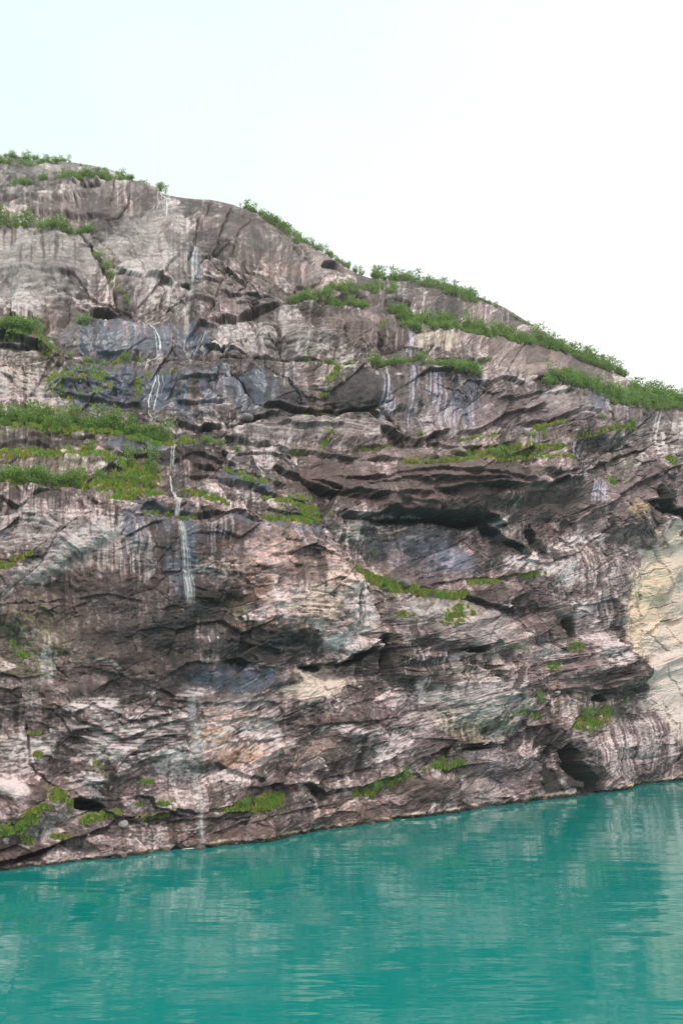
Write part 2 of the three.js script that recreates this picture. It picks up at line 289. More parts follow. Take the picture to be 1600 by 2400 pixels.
// fluted slab
for (const [x0, y0, x1, y1, w, d] of [[586, 746, 608, 826, 8, 15], [640, 768, 666, 842, 8, 17], [712, 765, 728, 800, 4, 8], [795, 775, 812, 840, 5, 8], [875, 790, 895, 828, 4, 9], [560, 790, 580, 838, 4, 9]]) crack(w, d, [[x0, y0], [(x0 + x1) / 2 + 3, (y0 + y1) / 2], [x1, y1]]);
for (const [x, y, r] of [[555, 790, 30], [622, 795, 26], [700, 790, 46], [760, 775, 40]]) bulge(9, x, y, r * 0.8, 50, 0.2);
ledge('t', 15, 22, [[640, 722], [740, 712], [850, 724], [915, 742]]);
ledge('o', 6, 10, [[880, 716], [930, 712], [1000, 722]]); ledge('t', 12, 14, [[920, 762], [985, 768], [1060, 772]]); ledge('t', 14, 16, [[890, 726], [1000, 748], [1120, 780], [1250, 815]]);
fault(8, -10, [[872, 770], [880, 800], [893, 830]]);
ledge('o', 12, 14, [[1090, 848], [1125, 846], [1150, 834]]);
// --- the wet dome and the tier beneath it
bulge(20, 300, 800, 150, 62, 0.05); ledge('t', 16, 18, [[130, 842], [200, 850], [300, 848], [352, 850]]); ledge('o', 8, 10, [[215, 828], [290, 836], [350, 845]]);
ledge('o', 10, 14, [[430, 800], [470, 760], [520, 770]]); crack(7, 14, [[500, 790], [520, 815], [560, 842]]);
ledge('t', 22, 22, [[350, 850], [430, 836], [520, 842], [700, 846], [800, 858], [960, 866], [1080, 866], [1125, 880]]);
bulge(18, 430, 885, 95, 50, 0.1); bulge(12, 490, 960, 60, 26, 0.1); ledge('o', 9, 14, [[410, 940], [470, 940], [530, 938]]); ledge('o', 12, 14, [[400, 984], [460, 996], [530, 988]]); hollow(9, 500, 996, 36, 5);
for (const [x, y, ra, rb] of [[195, 905, 18, 12], [262, 890, 26, 12], [275, 915, 16, 12], [150, 930, 14, 10]]) hollow(9, x, y, ra, rb, 0.3);
for (const [x, y] of [[165, 890], [225, 880], [305, 880], [235, 930], [320, 925], [130, 900]]) bulge(9, x, y, 22, 26, 0.2);
ledge('o', 9, 10, [[90, 930], [160, 930], [240, 940], [350, 950]]); ledge('t', 8, 10, [[120, 925], [260, 928], [350, 936]]);
fault(20, 24, [[540, 866], [566, 900], [606, 948]]); crack(9, 20, [[545, 868], [570, 895], [585, 925], [612, 950]]); crack(7, 16, [[676, 888], [695, 915], [705, 935]]); crack(4, 10, [[614, 860], [660, 882], [690, 894]]);
ledge('o', 9, 12, [[610, 952], [690, 955], [760, 965]]);
ledge('t', 12, 16, [[660, 964], [760, 964], [880, 964]]); ledge('o', 8, 12, [[700, 962], [790, 962], [890, 968]]);
crack(12, 26, [[880, 955], [905, 972], [925, 1000], [945, 1034]]); crack(6, 16, [[880, 955], [892, 948], [910, 944]]);
ledge('t', 15, 16, [[515, 1000], [600, 986], [700, 982], [780, 986]]); crack(5, 10, [[760, 985], [772, 1020], [758, 1050]]);
bulge(10, 560, 1010, 60, 30); ledge('o', 10, 14, [[520, 1022], [580, 1036], [640, 1046]]);
ledge('o', 12, 16, [[820, 1045], [880, 1048], [945, 1030], [1000, 1042]]); hollow(8, 960, 1046, 30, 14);
fault(10, 20, [[965, 865], [990, 930], [1000, 985]]); crack(4, 10, [[1010, 900], [1060, 915], [1100, 930]]); for (let i = 0; i < 9; i++) crack(3.5, 6, [[960 + i * 20, 880 + i * 3], [972 + i * 20, 940], [985 + i * 19, 1000 + (i % 3) * 10]]);
for (const [am, pts] of [[10, [[510, 832], [600, 836], [700, 838], [770, 848]]], [8, [[790, 850], [870, 857], [960, 858]]], [12, [[600, 950], [690, 953], [770, 962], [890, 956]]], [10, [[520, 990], [600, 976], [670, 962]]], [11, [[630, 1044], [720, 1054], [800, 1070], [900, 1080], [960, 1086]]], [9, [[640, 1000], [720, 1008], [800, 1004]]], [8, [[980, 1040], [1080, 1052], [1200, 1046]]], [9, [[900, 722], [1000, 738], [1100, 764], [1220, 792]]], [8, [[700, 704], [800, 700], [880, 712]]], [9, [[1230, 888], [1340, 894], [1440, 926]]], [8, [[440, 1092], [520, 1104], [600, 1112], [690, 1140]]], [8, [[-40, 1044], [60, 1040], [150, 1052], [240, 1060]]], [9, [[1120, 900], [1180, 884], [1240, 892]]], [8, [[1150, 940], [1220, 928], [1300, 918], [1380, 930]]], [9, [[840, 1138], [960, 1136], [1080, 1138], [1180, 1134]]]]) ledge('o', am, 12, pts);
for (const [x0, y0, x1, y1] of [[1480, 1330, 1500, 1400], [1540, 1290, 1580, 1370], [1520, 1480, 1570, 1530], [1550, 1560, 1600, 1640], [1530, 1430, 1600, 1410], [1580, 1470, 1600, 1560], [1500, 1350, 1560, 1330], [1560, 1660, 1580, 1740]]) crack(3.5, 12, [[x0, y0], [(x0 + x1) / 2 + 6, (y0 + y1) / 2], [x1, y1]]);
// --- terraces on the left
ledge('t', 26, 26, [[-80, 1008], [60, 1006], [140, 1006], [300, 1026], [400, 1036], [445, 1040]]);
ledge('o', 7, 10, [[60, 1030], [140, 1020], [230, 1030]]); ledge('o', 9, 12, [[230, 1050], [320, 1068], [395, 1080]]);
ledge('t', 16, 16, [[100, 1072], [200, 1066], [290, 1084], [350, 1090]]); bulge(8, 190, 1082, 80, 12);
ledge('t', 26, 24, [[-80, 1136], [60, 1138], [150, 1146], [230, 1160]]);
ledge('t', 14, 12, [[230, 1150], [320, 1150], [390, 1156]]); ledge('t', 12, 12, [[310, 1180], [400, 1176], [500, 1196], [556, 1200]]);
bulge(14, 420, 1180, 120, 24, 0.12); bulge(12, 500, 1145, 110, 26, 0.2); bulge(12, 640, 1180, 120, 34, 0.3); bulge(10, 560, 1120, 120, 16, 0.1);
ledge('o', 14, 12, [[300, 1192], [350, 1190], [400, 1204], [480, 1212], [560, 1200], [640, 1220]]);
ledge('o', 11, 12, [[410, 1120], [520, 1130], [600, 1136], [660, 1160], [740, 1196]]); ledge('o', 10, 10, [[620, 1185], [690, 1210], [740, 1228]]);
ledge('o', 9, 12, [[400, 1086], [450, 1062], [500, 1080], [560, 1096]]); fault(10, 12, [[410, 1050], [440, 1075], [480, 1095]]);
ledge('o', 18, 18, [[640, 1082], [700, 1106], [760, 1146], [840, 1166], [900, 1172]]); crack(6, 16, [[655, 1092], [720, 1120], [775, 1152], [810, 1165]]);
fault(8, 16, [[702, 1070], [708, 1100], [712, 1120]]); fault(8, 14, [[808, 1090], [812, 1120], [806, 1146]]);
// --- right flank
ledge('o', 17, 16, [[880, 1000], [960, 1046], [1040, 1010], [1060, 1006]].map(([x, y]) => [x, y + 0])); 
ledge('o', 13, 14, [[1060, 1020], [1130, 1000], [1180, 970], [1240, 955], [1290, 940]]);
ledge('o', 13, 16, [[1210, 998], [1290, 982], [1350, 962], [1420, 958]]); crack(6, 16, [[1425, 966], [1440, 985], [1456, 1000]]); crack(6, 14, [[1506, 958], [1525, 985], [1545, 1010]]);
ledge('t', 12, 14, [[1090, 1028], [1200, 1012], [1300, 990], [1330, 985]]); ledge('t', 13, 14, [[1340, 1030], [1420, 1014], [1480, 1000]]);
ledge('t', 18, 18, [[940, 1094], [1050, 1090], [1150, 1080], [1250, 1078], [1340, 1082]]); ledge('t', 9, 10, [[990, 1070], [1080, 1076], [1160, 1074]]);
ledge('o', 11, 12, [[1240, 1102], [1290, 1120], [1370, 1104], [1460, 1068], [1540, 1040]]);
ledge('o', 12, 12, [[780, 1114], [900, 1120], [1010, 1112], [1110, 1122]]); ledge('o', 8, 10, [[1050, 1118], [1150, 1126], [1240, 1132]]);
ledge('o', 17, 16, [[980, 1154], [1100, 1150], [1200, 1146], [1330, 1126], [1380, 1118]]);
ledge('o', 11, 12, [[800, 1172], [920, 1166], [1000, 1162]]); ledge('o', 10, 10, [[915, 1182], [960, 1180], [1010, 1190]]);
fault(9, 14, [[1228, 1086], [1240, 1110], [1260, 1130]]); bulge(14, 1360, 1160, 120, 60, -0.25); bulge(12, 1490, 1090, 60, 40, -0.5);
ledge('o', 12, 14, [[1390, 1200], [1460, 1160], [1520, 1120], [1570, 1090]]);
for (const [x0, y0, x1, y1] of [[1490, 1110, 1560, 1180], [1530, 1090, 1590, 1190], [1450, 1240, 1480, 1300], [1400, 1260, 1440, 1330]]) crack(4, 10, [[x0, y0], [x1, y1]]);
// --- the long cave
ledge('o', 26, 24, [[770, 1202], [866, 1210], [902, 1198], [994, 1206], [1065, 1206], [1128, 1206], [1160, 1220], [1200, 1240]], 0.8); ledge('o', 10, 14, [[1120, 1210], [1160, 1236], [1190, 1262], [1230, 1292]]);
hollow(70, 1070, 1220, 84, 12, 0.06); hollow(30, 1150, 1240, 40, 9, 0.75); hollow(26, 950, 1216, 90, 6, 0.03); hollow(12, 1205, 1280, 26, 6, 0.8); hollow(12, 850, 1212, 60, 5, 0.05);
hollow(16, 1252, 1264, 17, 30, -0.5); hollow(14, 1262, 1310, 16, 20, 0);
crack(4, 7, [[925, 1230], [960, 1290], [980, 1345]]); crack(5, 7, [[995, 1230], [1020, 1270], [1035, 1310]]); crack(3, 5, [[1075, 1240], [1120, 1290], [1160, 1320]]);
ledge('o', 12, 12, [[1010, 1372], [1100, 1352], [1180, 1352], [1290, 1332]]); ledge('o', 11, 12, [[1190, 1310], [1280, 1320], [1370, 1286], [1440, 1230], [1470, 1210]]);
hollow(40, 1540, 1160, 15, 24, 0.4); ledge('o', 16, 20, [[1500, 1170], [1545, 1172], [1620, 1204], [1700, 1230]]); hollow(30, 1580, 1198, 44, 8, 0.2);
// --- buttress on the right of the main wall
fault(26, 46, [[768, 1240], [800, 1300], [850, 1370], [884, 1440], [905, 1490]]); bulge(30, 730, 1390, 170, 170, 0); 
ledge('o', 26, 30, [[690, 1552], [740, 1562], [830, 1544], [864, 1514], [905, 1486], [925, 1480]]); hollow(40, 850, 1538, 46, 9, -0.5); hollow(26, 740, 1562, 34, 6, 0);
hollow(60, 908, 1545, 11, 52, 0.05); bulge(16, 955, 1560, 50, 66); 
ledge('o', 12, 16, [[380, 1592], [430, 1560], [540, 1546], [620, 1562], [690, 1570]]);
ledge('o', 7, 10, [[690, 1385], [760, 1365], [830, 1372], [840, 1382]]); ledge('o', 6, 8, [[740, 1300], [800, 1296]]); ledge('o', 7, 10, [[610, 1306], [680, 1300], [740, 1316]]);
ledge('o', 6, 8, [[640, 1450], [740, 1462], [830, 1452]]); ledge('o', 9, 10, [[520, 1500], [600, 1520], [660, 1530]]);
hollow(18, 555, 1420, 30, 46, 0); fault(14, 20, [[592, 1340], [600, 1400], [610, 1470]]); ledge('o', 10, 12, [[560, 1345], [600, 1350], [620, 1380]]);
ledge('o', 8, 12, [[370, 1342], [450, 1332], [530, 1344]]); ledge('o', 7, 10, [[440, 1406], [520, 1410]]); hollow(10, 490, 1418, 26, 9);
// left wall: the great oblique step
ledge('t', 16, 22, [[-60, 1345], [20, 1325], [66, 1300], [122, 1252], [194, 1206], [290, 1188]]); crack(5, 12, [[66, 1302], [122, 1252], [194, 1208], [260, 1196]]);
ledge('o', 6, 10, [[-40, 1420], [60, 1410], [140, 1440], [230, 1400]]); ledge('o', 6, 10, [[180, 1400], [260, 1398], [330, 1420]]); ledge('o', 6, 9, [[270, 1292], [320, 1268]]);
fault(10, 20, [[136, 1480], [150, 1560], [132, 1620]]); crack(6, 12, [[130, 1560], [150, 1575], [160, 1590]]); ledge('o', 11, 12, [[-20, 1662], [40, 1672], [90, 1682]]);
// --- the folded foot of the wall
for (const [am, pts] of [[9, [[140, 1680], [220, 1650], [310, 1690], [370, 1680], [450, 1650]]], [10, [[150, 1722], [220, 1708], [280, 1735], [360, 1700], [450, 1680]]], [10, [[270, 1780], [340, 1740], [420, 1720]]], [11, [[280, 1810], [350, 1776], [430, 1762], [470, 1760]]], [7, [[180, 1560], [300, 1590], [420, 1640]]], [8, [[380, 1640], [470, 1650], [560, 1648], [680, 1646]]], [9, [[500, 1690], [600, 1680], [660, 1690]]], [9, [[500, 1740], [590, 1740], [680, 1720]]], [9, [[690, 1704], [780, 1698], [860, 1690], [960, 1680]]], [8, [[820, 1650], [900, 1640], [1000, 1624]]], [9, [[830, 1728], [900, 1712], [980, 1700]]], [10, [[730, 1810], [830, 1770], [920, 1730]]], [10, [[740, 1838], [850, 1806], [960, 1752]]]]) ledge('o', am, 12, pts);
fault(16, 12, [[676, 1690], [662, 1740], [645, 1820]]); crack(4, 10, [[612, 1660], [600, 1720], [590, 1780]]); crack(3, 8, [[900, 1740], [890, 1780]]);
ledge('o', 26, 18, [[560, 1852], [640, 1842], [720, 1832], [760, 1856], [850, 1842], [920, 1815], [968, 1790]]); ledge('o', 16, 14, [[500, 1786], [560, 1810], [620, 1830]]); 
ledge('o', 22, 16, [[960, 1790], [1055, 1750], [1121, 1743], [1190, 1742], [1240, 1706], [1300, 1694]]); hollow(50, 1130, 1752, 44, 7, -0.1);
crack(8, 18, [[64, 1700], [72, 1790], [118, 1836], [160, 1870]]); bulge(14, 210, 1820, 44, 26); bulge(12, 270, 1812, 18, 22); hollow(10, 250, 1800, 10, 18, 0);
ledge('o', 22, 14, [[150, 1886], [230, 1892], [300, 1918], [360, 1916], [410, 1902]]); hollow(60, 205, 1888, 52, 14, 0.2); ledge('o', 22, 10, [[300, 1918], [350, 1922], [420, 1896]]);
ledge('o', 14, 12, [[400, 1895], [480, 1905], [560, 1880]]); ledge('o', 9, 9, [[280, 1940], [400, 1928], [480, 1918], [600, 1916]]); ledge('o', 9, 9, [[480, 1956], [560, 1930], [700, 1900], [800, 1880]]);
bulge(22, 70, 1905, 130, 62, -0.35); bulge(14, 40, 1850, 80, 34, 0.3); ledge('o', 24, 12, [[-40, 2026], [60, 2008], [120, 1985], [190, 1962], [250, 1936], [290, 1912]]); hollow(40, 100, 1996, 70, 6, -0.4);
crack(5, 9, [[0, 1946], [60, 1905], [110, 1870], [160, 1868]]);
bulge(12, 1170, 1600, 52, 52); hollow(12, 1158, 1592, 24, 9, 0.3); bulge(12, 1020, 1850, 90, 40, -0.1);
ledge('o', 20, 18, [[1036, 1528], [1090, 1520], [1130, 1506], [1170, 1512]]); hollow(50, 1110, 1522, 40, 9, -0.1);
fault(14, 12, [[1060, 1790], [1080, 1830], [1090, 1880]]);
// --- lower right: blocks, sea cave, scar
bulge(18, 1165, 1385, 84, 30, 0.1); ledge('o', 24, 16, [[1080, 1400], [1140, 1418], [1200, 1432], [1240, 1424]]); fault(16, 12, [[1238, 1350], [1240, 1400], [1236, 1440]]);
fault(14, -14, [[1320, 1440], [1346, 1480], [1350, 1500]]); hollow(44, 1338, 1470, 9, 28, -0.25); crack(9, 16, [[1285, 1480], [1300, 1510], [1330, 1530]]);
bulge(12, 1430, 1560, 110, 70, -0.1); bulge(14, 1350, 1580, 36, 40); ledge('o', 16, 14, [[1310, 1610], [1360, 1612], [1440, 1626], [1500, 1600]]); hollow(46, 1405, 1636, 22, 10, -0.05);
ledge('o', 9, 10, [[1380, 1460], [1450, 1440], [1500, 1420]]); crack(4, 9, [[1310, 1350], [1340, 1440], [1330, 1490]]); crack(4, 8, [[1250, 1420], [1290, 1500], [1300, 1540]]); crack(3, 8, [[1180, 1440], [1230, 1480], [1270, 1520]]);
fault(10, 60, [[1600, 1190], [1540, 1260], [1510, 1320], [1470, 1400], [1468, 1460], [1500, 1530], [1516, 1600], [1560, 1680]].map((p) => p));
crack(6, 14, [[1516, 1340], [1510, 1440], [1512, 1500]]); hollow(130, 1344, 1792, 24, 54, -0.25); hollow(90, 1370, 1838, 18, 40, -0.35); fault(12, -20, [[1300, 1740], [1305, 1800], [1310, 1870]]);
for (let i = 0; i < 8; i++) crack(3.5, 5, [[1400 + i * 22, 1700 - i * 8], [1418 + i * 22, 1760 - i * 6], [1440 + i * 20, 1836 - i * 6]]);
for (let i = 0; i < 10; i++) crack(3.5, 6, [[1250 + i * 24, 1240 - i * 6], [1270 + i * 23, 1320 - i * 3], [1290 + i * 20, 1400]]);
bulge(16, 1560, 1360, 40, 60, 0.2); ledge('o', 12, 12, [[1510, 1490], [1550, 1460], [1620, 1450]]); 

over(-420, 2030, 1700, 2300, (k) => { const i = k % NA, a = colsA[i], e = bShore[i] - BB[k], q = sm(46, 6, e); if (q > 0) { worley(a / 34, e / 22, 201); D[k] += q * (16 * fbm(a / 60 + 4, 2.5, 3) + 7 * (H1[W1.id] - 0.5) + 6 * W1.dx * (H1[PERM[W1.id + 3]] - 0.5)); } });
// ------------------------------------------------------------------ colour of the rock (linear albedo)
const C = { mauve: [0.205, 0.155, 0.152], brown: [0.130, 0.088, 0.074], dark: [0.072, 0.060, 0.057], grey: [0.29, 0.265, 0.255], pale: [0.465, 0.447, 0.43], white: [0.66, 0.645, 0.63], lav: [0.36, 0.35, 0.42], slate: [0.14, 0.152, 0.195], pink: [0.43, 0.315, 0.27], rust: [0.29, 0.14, 0.085], yellow: [0.58, 0.46, 0.27], cream: [0.60, 0.535, 0.43], ochre: [0.44, 0.28, 0.11], olive: [0.14, 0.13, 0.075], moss: [0.17, 0.265, 0.045], grass: [0.15, 0.27, 0.035], charcoal: [0.032, 0.031, 0.031], stain: [0.088, 0.064, 0.058], recessShade: [0.045, 0.036, 0.032] };
const put = (k, c, m) => { k *= 3; COL[k] += (c[0] - COL[k]) * m; COL[k + 1] += (c[1] - COL[k + 1]) * m; COL[k + 2] += (c[2] - COL[k + 2]) * m; };
for (let k = 0; k < N; k++) {
  const a = WA[k], b = WB[k], s = SG[k];
  const patch = fbm(a / 170, b / 110 + 5, 3), band = fbm(a / 95, s / 6.5, 3), band2 = fbm(a / 34 + 9, s / 3.1, 2), al = colsA[k % NA] + 0.35 * (a - colsA[k % NA]), s1 = fbm(al / 24 + 70, b / 230, 3), s2 = fbm(al / 8 + 20, b / 95, 3), blot = fbm(a / 26 + 5, b / 20, 3);
  COL.set(C.mauve, k * 3);
  put(k, C.grey, sm(-0.15, 0.45, patch + 0.35 * band + 0.15 * blot + TONE[k] * 0.3) * 0.65);
  put(k, C.pale, sm(0.22, 0.6, band * 0.65 + blot * 0.45 + patch * 0.35 + TONE[k] * 0.35) * 0.55);
  put(k, C.brown, sm(0.05, 0.4, fbm(a / 62 + 11, b / 300 + 4, 3) - TONE[k] * 0.3) * 0.55);
  put(k, C.brown, sm(-0.04, 0.32, s1 - patch * 0.25 - TONE[k] * 0.3) * 0.8); put(k, C.stain, sm(0.22, 0.5, s1 + 0.3 * s2) * 0.6);
  const low = 1 - 0.55 * sm(1500, 1640, BB[k]); put(k, C.dark, sm(0.14, 0.45, s2 + 0.25 * s1) * 0.5 * low);
  put(k, C.pale, sm(0.20, 0.5, -s2 - 0.3 * s1) * 0.38 * low);
  put(k, C.pink, sm(0.2, 0.6, fbm(a / 140 + 60, b / 90 + 3, 2)) * 0.2 * sm(900, 1200, BB[k]));
  put(k, C.dark, sm(0.2, 0.5, band2 - 0.25 * patch) * 0.34); put(k, C.pale, sm(0.22, 0.5, -band2 + 0.2 * patch) * 0.26); const crack = fbm(a / 18 + 3, s / 2.4 + 60, 2); put(k, C.charcoal, sm(0.42, 0.62, crack) * 0.4);
  put(k, C.white, sm(0.40, 0.66, blot + band2 * 0.4) * 0.5);
  const v = (1 + 0.26 * gn(a / 3.1, b / 2.7) + 0.2 * gn(a / 7, b / 6)) * (1 + 0.7 * TONE[k]);
  COL[k * 3] *= v; COL[k * 3 + 1] *= v; COL[k * 3 + 2] *= v;
}
// tone(colour, strength, texture, list of [a, b, ra, rb, turn])
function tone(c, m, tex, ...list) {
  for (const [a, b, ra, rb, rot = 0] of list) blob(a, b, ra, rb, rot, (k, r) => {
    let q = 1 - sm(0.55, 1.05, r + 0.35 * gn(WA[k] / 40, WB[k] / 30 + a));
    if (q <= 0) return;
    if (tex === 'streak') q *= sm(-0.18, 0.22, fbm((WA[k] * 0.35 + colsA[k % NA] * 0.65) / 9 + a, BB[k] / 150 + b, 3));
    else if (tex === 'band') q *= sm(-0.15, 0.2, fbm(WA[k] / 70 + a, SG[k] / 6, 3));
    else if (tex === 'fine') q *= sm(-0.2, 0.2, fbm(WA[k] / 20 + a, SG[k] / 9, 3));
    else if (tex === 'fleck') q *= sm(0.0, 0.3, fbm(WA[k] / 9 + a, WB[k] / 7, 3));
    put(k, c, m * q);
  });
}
// streaks(colour, strength, period, [[a0, b0], [a1, b1] ...] upper edge, length): run-off down from an edge
function streaks(c, m, period, edge, length, thr = 0) {
  const f = poly(edge), a0 = edge[0][0], a1 = edge[edge.length - 1][0], ys = edge.map((p) => p[1]);
  over(a0 - 20, a1 + 20, Math.min(...ys) - 8, Math.max(...ys) + length * 1.5, (k) => {
    const a = WA[k] * 0.35 + colsA[k % NA] * 0.65, x = (a - a0) / (a1 - a0); if (x < 0 || x > 1) return;
    const e = BB[k] - f(a); if (e < -4) return;
    const len = 1.3 * length * (0.55 + 0.9 * (0.5 + gn(a / (period * 0.9) + 33, ys[0])));
    const q = sm(thr - 0.08, thr + 0.2, fbm(a / period + ys[0], BB[k] / (period * 22), 3)) * (1 - sm(len * 0.35, len, e)) * sm(-4, 3, e) * sm(0, 0.04, x) * sm(1, 0.96, x) * sm(-0.35, 0.15, gn(a / (period * 4.3) + 3, BB[k] / (period * 9)) + 0.4 * gn(WA[k] / 6, WB[k] / 14));
    put(k, c, Math.min(1, m * 1.25) * q);
  });
}
// broad ground tones
tone(C.grey, 0.8, '', [60, 590, 200, 80, 0.1], [360, 590, 125, 100, 0], [60, 690, 130, 50, 0.1]); tone(C.pale, 0.7, 'band', [60, 590, 200, 80, 0.1], [370, 590, 120, 100, 0], [60, 690, 130, 50, 0.1]); tone(C.grey, 0.6, '', [60, 600, 200, 90], [360, 590, 130, 110], [230, 420, 240, 50, 0.1]); tone(C.pale, 0.5, 'fine', [30, 440, 90, 26], [250, 410, 80, 22]);
tone(C.mauve, 0.6, '', [560, 560, 110, 90, 0.4], [180, 495, 100, 20], [140, 750, 70, 60], [800, 600, 120, 60, 0.5], [560, 700, 160, 50]); tone(C.brown, 0.4, 'fleck', [540, 560, 110, 100], [620, 620, 100, 60]); tone(C.pink, 0.3, 'streak', [600, 640, 120, 60], [700, 620, 80, 40]);
tone(C.grey, 0.6, 'band', [660, 790, 160, 60], [720, 590, 90, 60, 0.6]); tone(C.pale, 0.45, 'band', [650, 800, 140, 45], [560, 780, 60, 40]); tone(C.mauve, 0.65, '', [850, 775, 120, 60, 0.2], [1250, 830, 180, 50, 0.4], [1060, 690, 120, 30, 0.3], [1330, 850, 150, 30, 0.4]); tone(C.pink, 0.3, '', [830, 770, 90, 40, 0.3], [1200, 820, 140, 40, 0.3]); tone(C.cream, 0.5, 'streak', [1030, 795, 70, 28], [960, 800, 60, 30]); tone(C.cream, 0.35, '', [1030, 795, 60, 22]);
tone([0.10, 0.11, 0.15], 0.85, '', [250, 905, 150, 55], [590, 915, 70, 50], [330, 1045, 80, 22], [540, 1120, 40, 14], [380, 910, 40, 50]); tone([0.13, 0.145, 0.19], 0.7, 'streak', [270, 795, 130, 46], [395, 800, 50, 40]); tone(C.slate, 0.6, 'streak', [250, 900, 150, 60], [590, 920, 110, 60], [360, 920, 60, 60]); tone(C.dark, 0.5, 'fine', [230, 905, 140, 55], [300, 1040, 90, 20]); tone([0.085, 0.075, 0.078], 0.8, '', [640, 930, 100, 46], [850, 920, 110, 46]); tone(C.brown, 0.35, '', [400, 890, 90, 50]);
tone(C.lav, 0.55, 'streak', [1020, 930, 90, 80], [1100, 950, 60, 70], [1230, 1000, 60, 50]); tone(C.mauve, 0.6, '', [1000, 930, 110, 80], [1380, 960, 190, 60, -0.1], [1200, 970, 120, 60], [720, 1010, 180, 36], [850, 1010, 140, 40]); tone(C.pale, 0.4, 'band', [640, 1005, 120, 30], [820, 1000, 130, 34], [60, 870, 90, 60]); tone(C.cream, 0.45, 'fleck', [40, 870, 80, 60], [230, 715, 80, 20]);
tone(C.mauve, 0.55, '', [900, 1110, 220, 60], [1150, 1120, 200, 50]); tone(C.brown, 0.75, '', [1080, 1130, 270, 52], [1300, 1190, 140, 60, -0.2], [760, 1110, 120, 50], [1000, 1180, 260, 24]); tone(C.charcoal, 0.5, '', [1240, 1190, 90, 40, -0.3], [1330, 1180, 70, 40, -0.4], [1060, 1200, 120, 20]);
tone(C.grey, 0.5, 'band', [1400, 1100, 120, 60, -0.3], [1480, 1020, 120, 40, -0.2]); tone(C.mauve, 0.6, '', [1420, 1290, 120, 110, -0.5], [1300, 1420, 160, 120], [1480, 1130, 100, 60]); tone(C.pale, 0.5, 'streak', [1380, 1320, 110, 90, -0.4], [1330, 1400, 60, 60], [1420, 1420, 70, 50]); tone(C.white, 0.6, 'fine', [1330, 1350, 36, 26, -0.4], [1362, 1425, 26, 28], [1300, 1330, 50, 16, -0.3], [1390, 1260, 40, 14, -0.2], [1425, 1540, 56, 34, -0.3], [1210, 1325, 60, 20, 0.1], [1330, 1275, 60, 16, -0.3]);
tone(C.brown, 0.5, '', [1340, 1380, 50, 26], [1160, 1390, 90, 36], [1420, 1600, 110, 36], [1290, 1460, 70, 70]);
tone(C.slate, 0.45, '', [1040, 1285, 110, 44, 0.35], [1000, 1300, 130, 50, 0.3]); tone(C.lav, 0.55, '', [1065, 1300, 54, 26, 0.4]); tone(C.grey, 0.4, 'band', [900, 1260, 90, 36, 0.4]); tone(C.cream, 0.45, 'band', [950, 1243, 60, 14, 0.15], [840, 1235, 40, 20]); tone(C.mauve, 0.5, '', [980, 1340, 130, 30, 0.3], [850, 1400, 60, 60, 0.7]);
tone(C.pale, 0.75, 'fine', [1120, 1480, 110, 50, 0.25], [1000, 1420, 90, 30, 0.2]); tone(C.grey, 0.6, '', [1110, 1470, 130, 60, 0.25], [1000, 1430, 110, 50]); tone(C.pink, 0.4, '', [860, 1450, 60, 60], [1200, 1500, 70, 40, 0.5]);
// main wall
tone(C.pale, 0.75, 'band', [90, 1230, 130, 60], [150, 1300, 190, 30, -0.55], [240, 1250, 110, 30, -0.3]); tone(C.grey, 0.5, '', [90, 1230, 140, 70], [180, 1290, 200, 50, -0.5]); tone(C.pale, 0.45, '', [120, 1310, 150, 22, -0.6], [245, 1235, 60, 28, -0.2]);
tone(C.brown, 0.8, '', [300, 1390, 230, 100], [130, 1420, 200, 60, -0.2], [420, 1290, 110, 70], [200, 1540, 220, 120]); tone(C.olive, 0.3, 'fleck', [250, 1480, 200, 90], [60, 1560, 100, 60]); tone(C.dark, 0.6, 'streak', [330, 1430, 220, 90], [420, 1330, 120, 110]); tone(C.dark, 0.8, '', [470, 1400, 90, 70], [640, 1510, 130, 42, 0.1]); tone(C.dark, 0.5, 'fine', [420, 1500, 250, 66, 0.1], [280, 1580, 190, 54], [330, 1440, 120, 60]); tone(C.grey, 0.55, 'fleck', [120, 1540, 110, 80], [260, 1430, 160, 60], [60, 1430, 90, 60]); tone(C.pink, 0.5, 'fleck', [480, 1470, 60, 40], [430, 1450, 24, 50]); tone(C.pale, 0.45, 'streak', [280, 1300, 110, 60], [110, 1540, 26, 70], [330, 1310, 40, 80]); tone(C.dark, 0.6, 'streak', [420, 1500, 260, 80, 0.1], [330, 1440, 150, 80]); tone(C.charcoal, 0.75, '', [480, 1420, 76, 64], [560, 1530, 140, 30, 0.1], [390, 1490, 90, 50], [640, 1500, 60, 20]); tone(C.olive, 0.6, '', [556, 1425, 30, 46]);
tone(C.pink, 0.6, 'fine', [640, 1300, 120, 90], [740, 1330, 110, 80], [760, 1440, 110, 60], [540, 1330, 80, 50]); tone(C.pink, 0.4, '', [640, 1270, 110, 60], [770, 1340, 90, 80]); tone(C.cream, 0.5, 'band', [760, 1370, 90, 60], [700, 1420, 100, 50], [500, 1330, 70, 20]); tone(C.brown, 0.55, '', [690, 1290, 34, 60], [690, 1350, 60, 28], [820, 1330, 30, 22]); tone(C.rust, 0.6, 'fine', [600, 1380, 36, 40, -0.4], [520, 1280, 40, 16], [600, 1470, 100, 14], [560, 1475, 60, 12]); tone(C.slate, 0.5, 'fine', [620, 1260, 40, 16], [560, 1290, 50, 16], [500, 1350, 40, 30], [480, 1250, 40, 30]); tone(C.pale, 0.65, '', [840, 1440, 60, 60, 0.5], [790, 1500, 60, 24]); tone(C.white, 0.5, 'fine', [820, 1410, 60, 50], [450, 1330, 60, 18]);
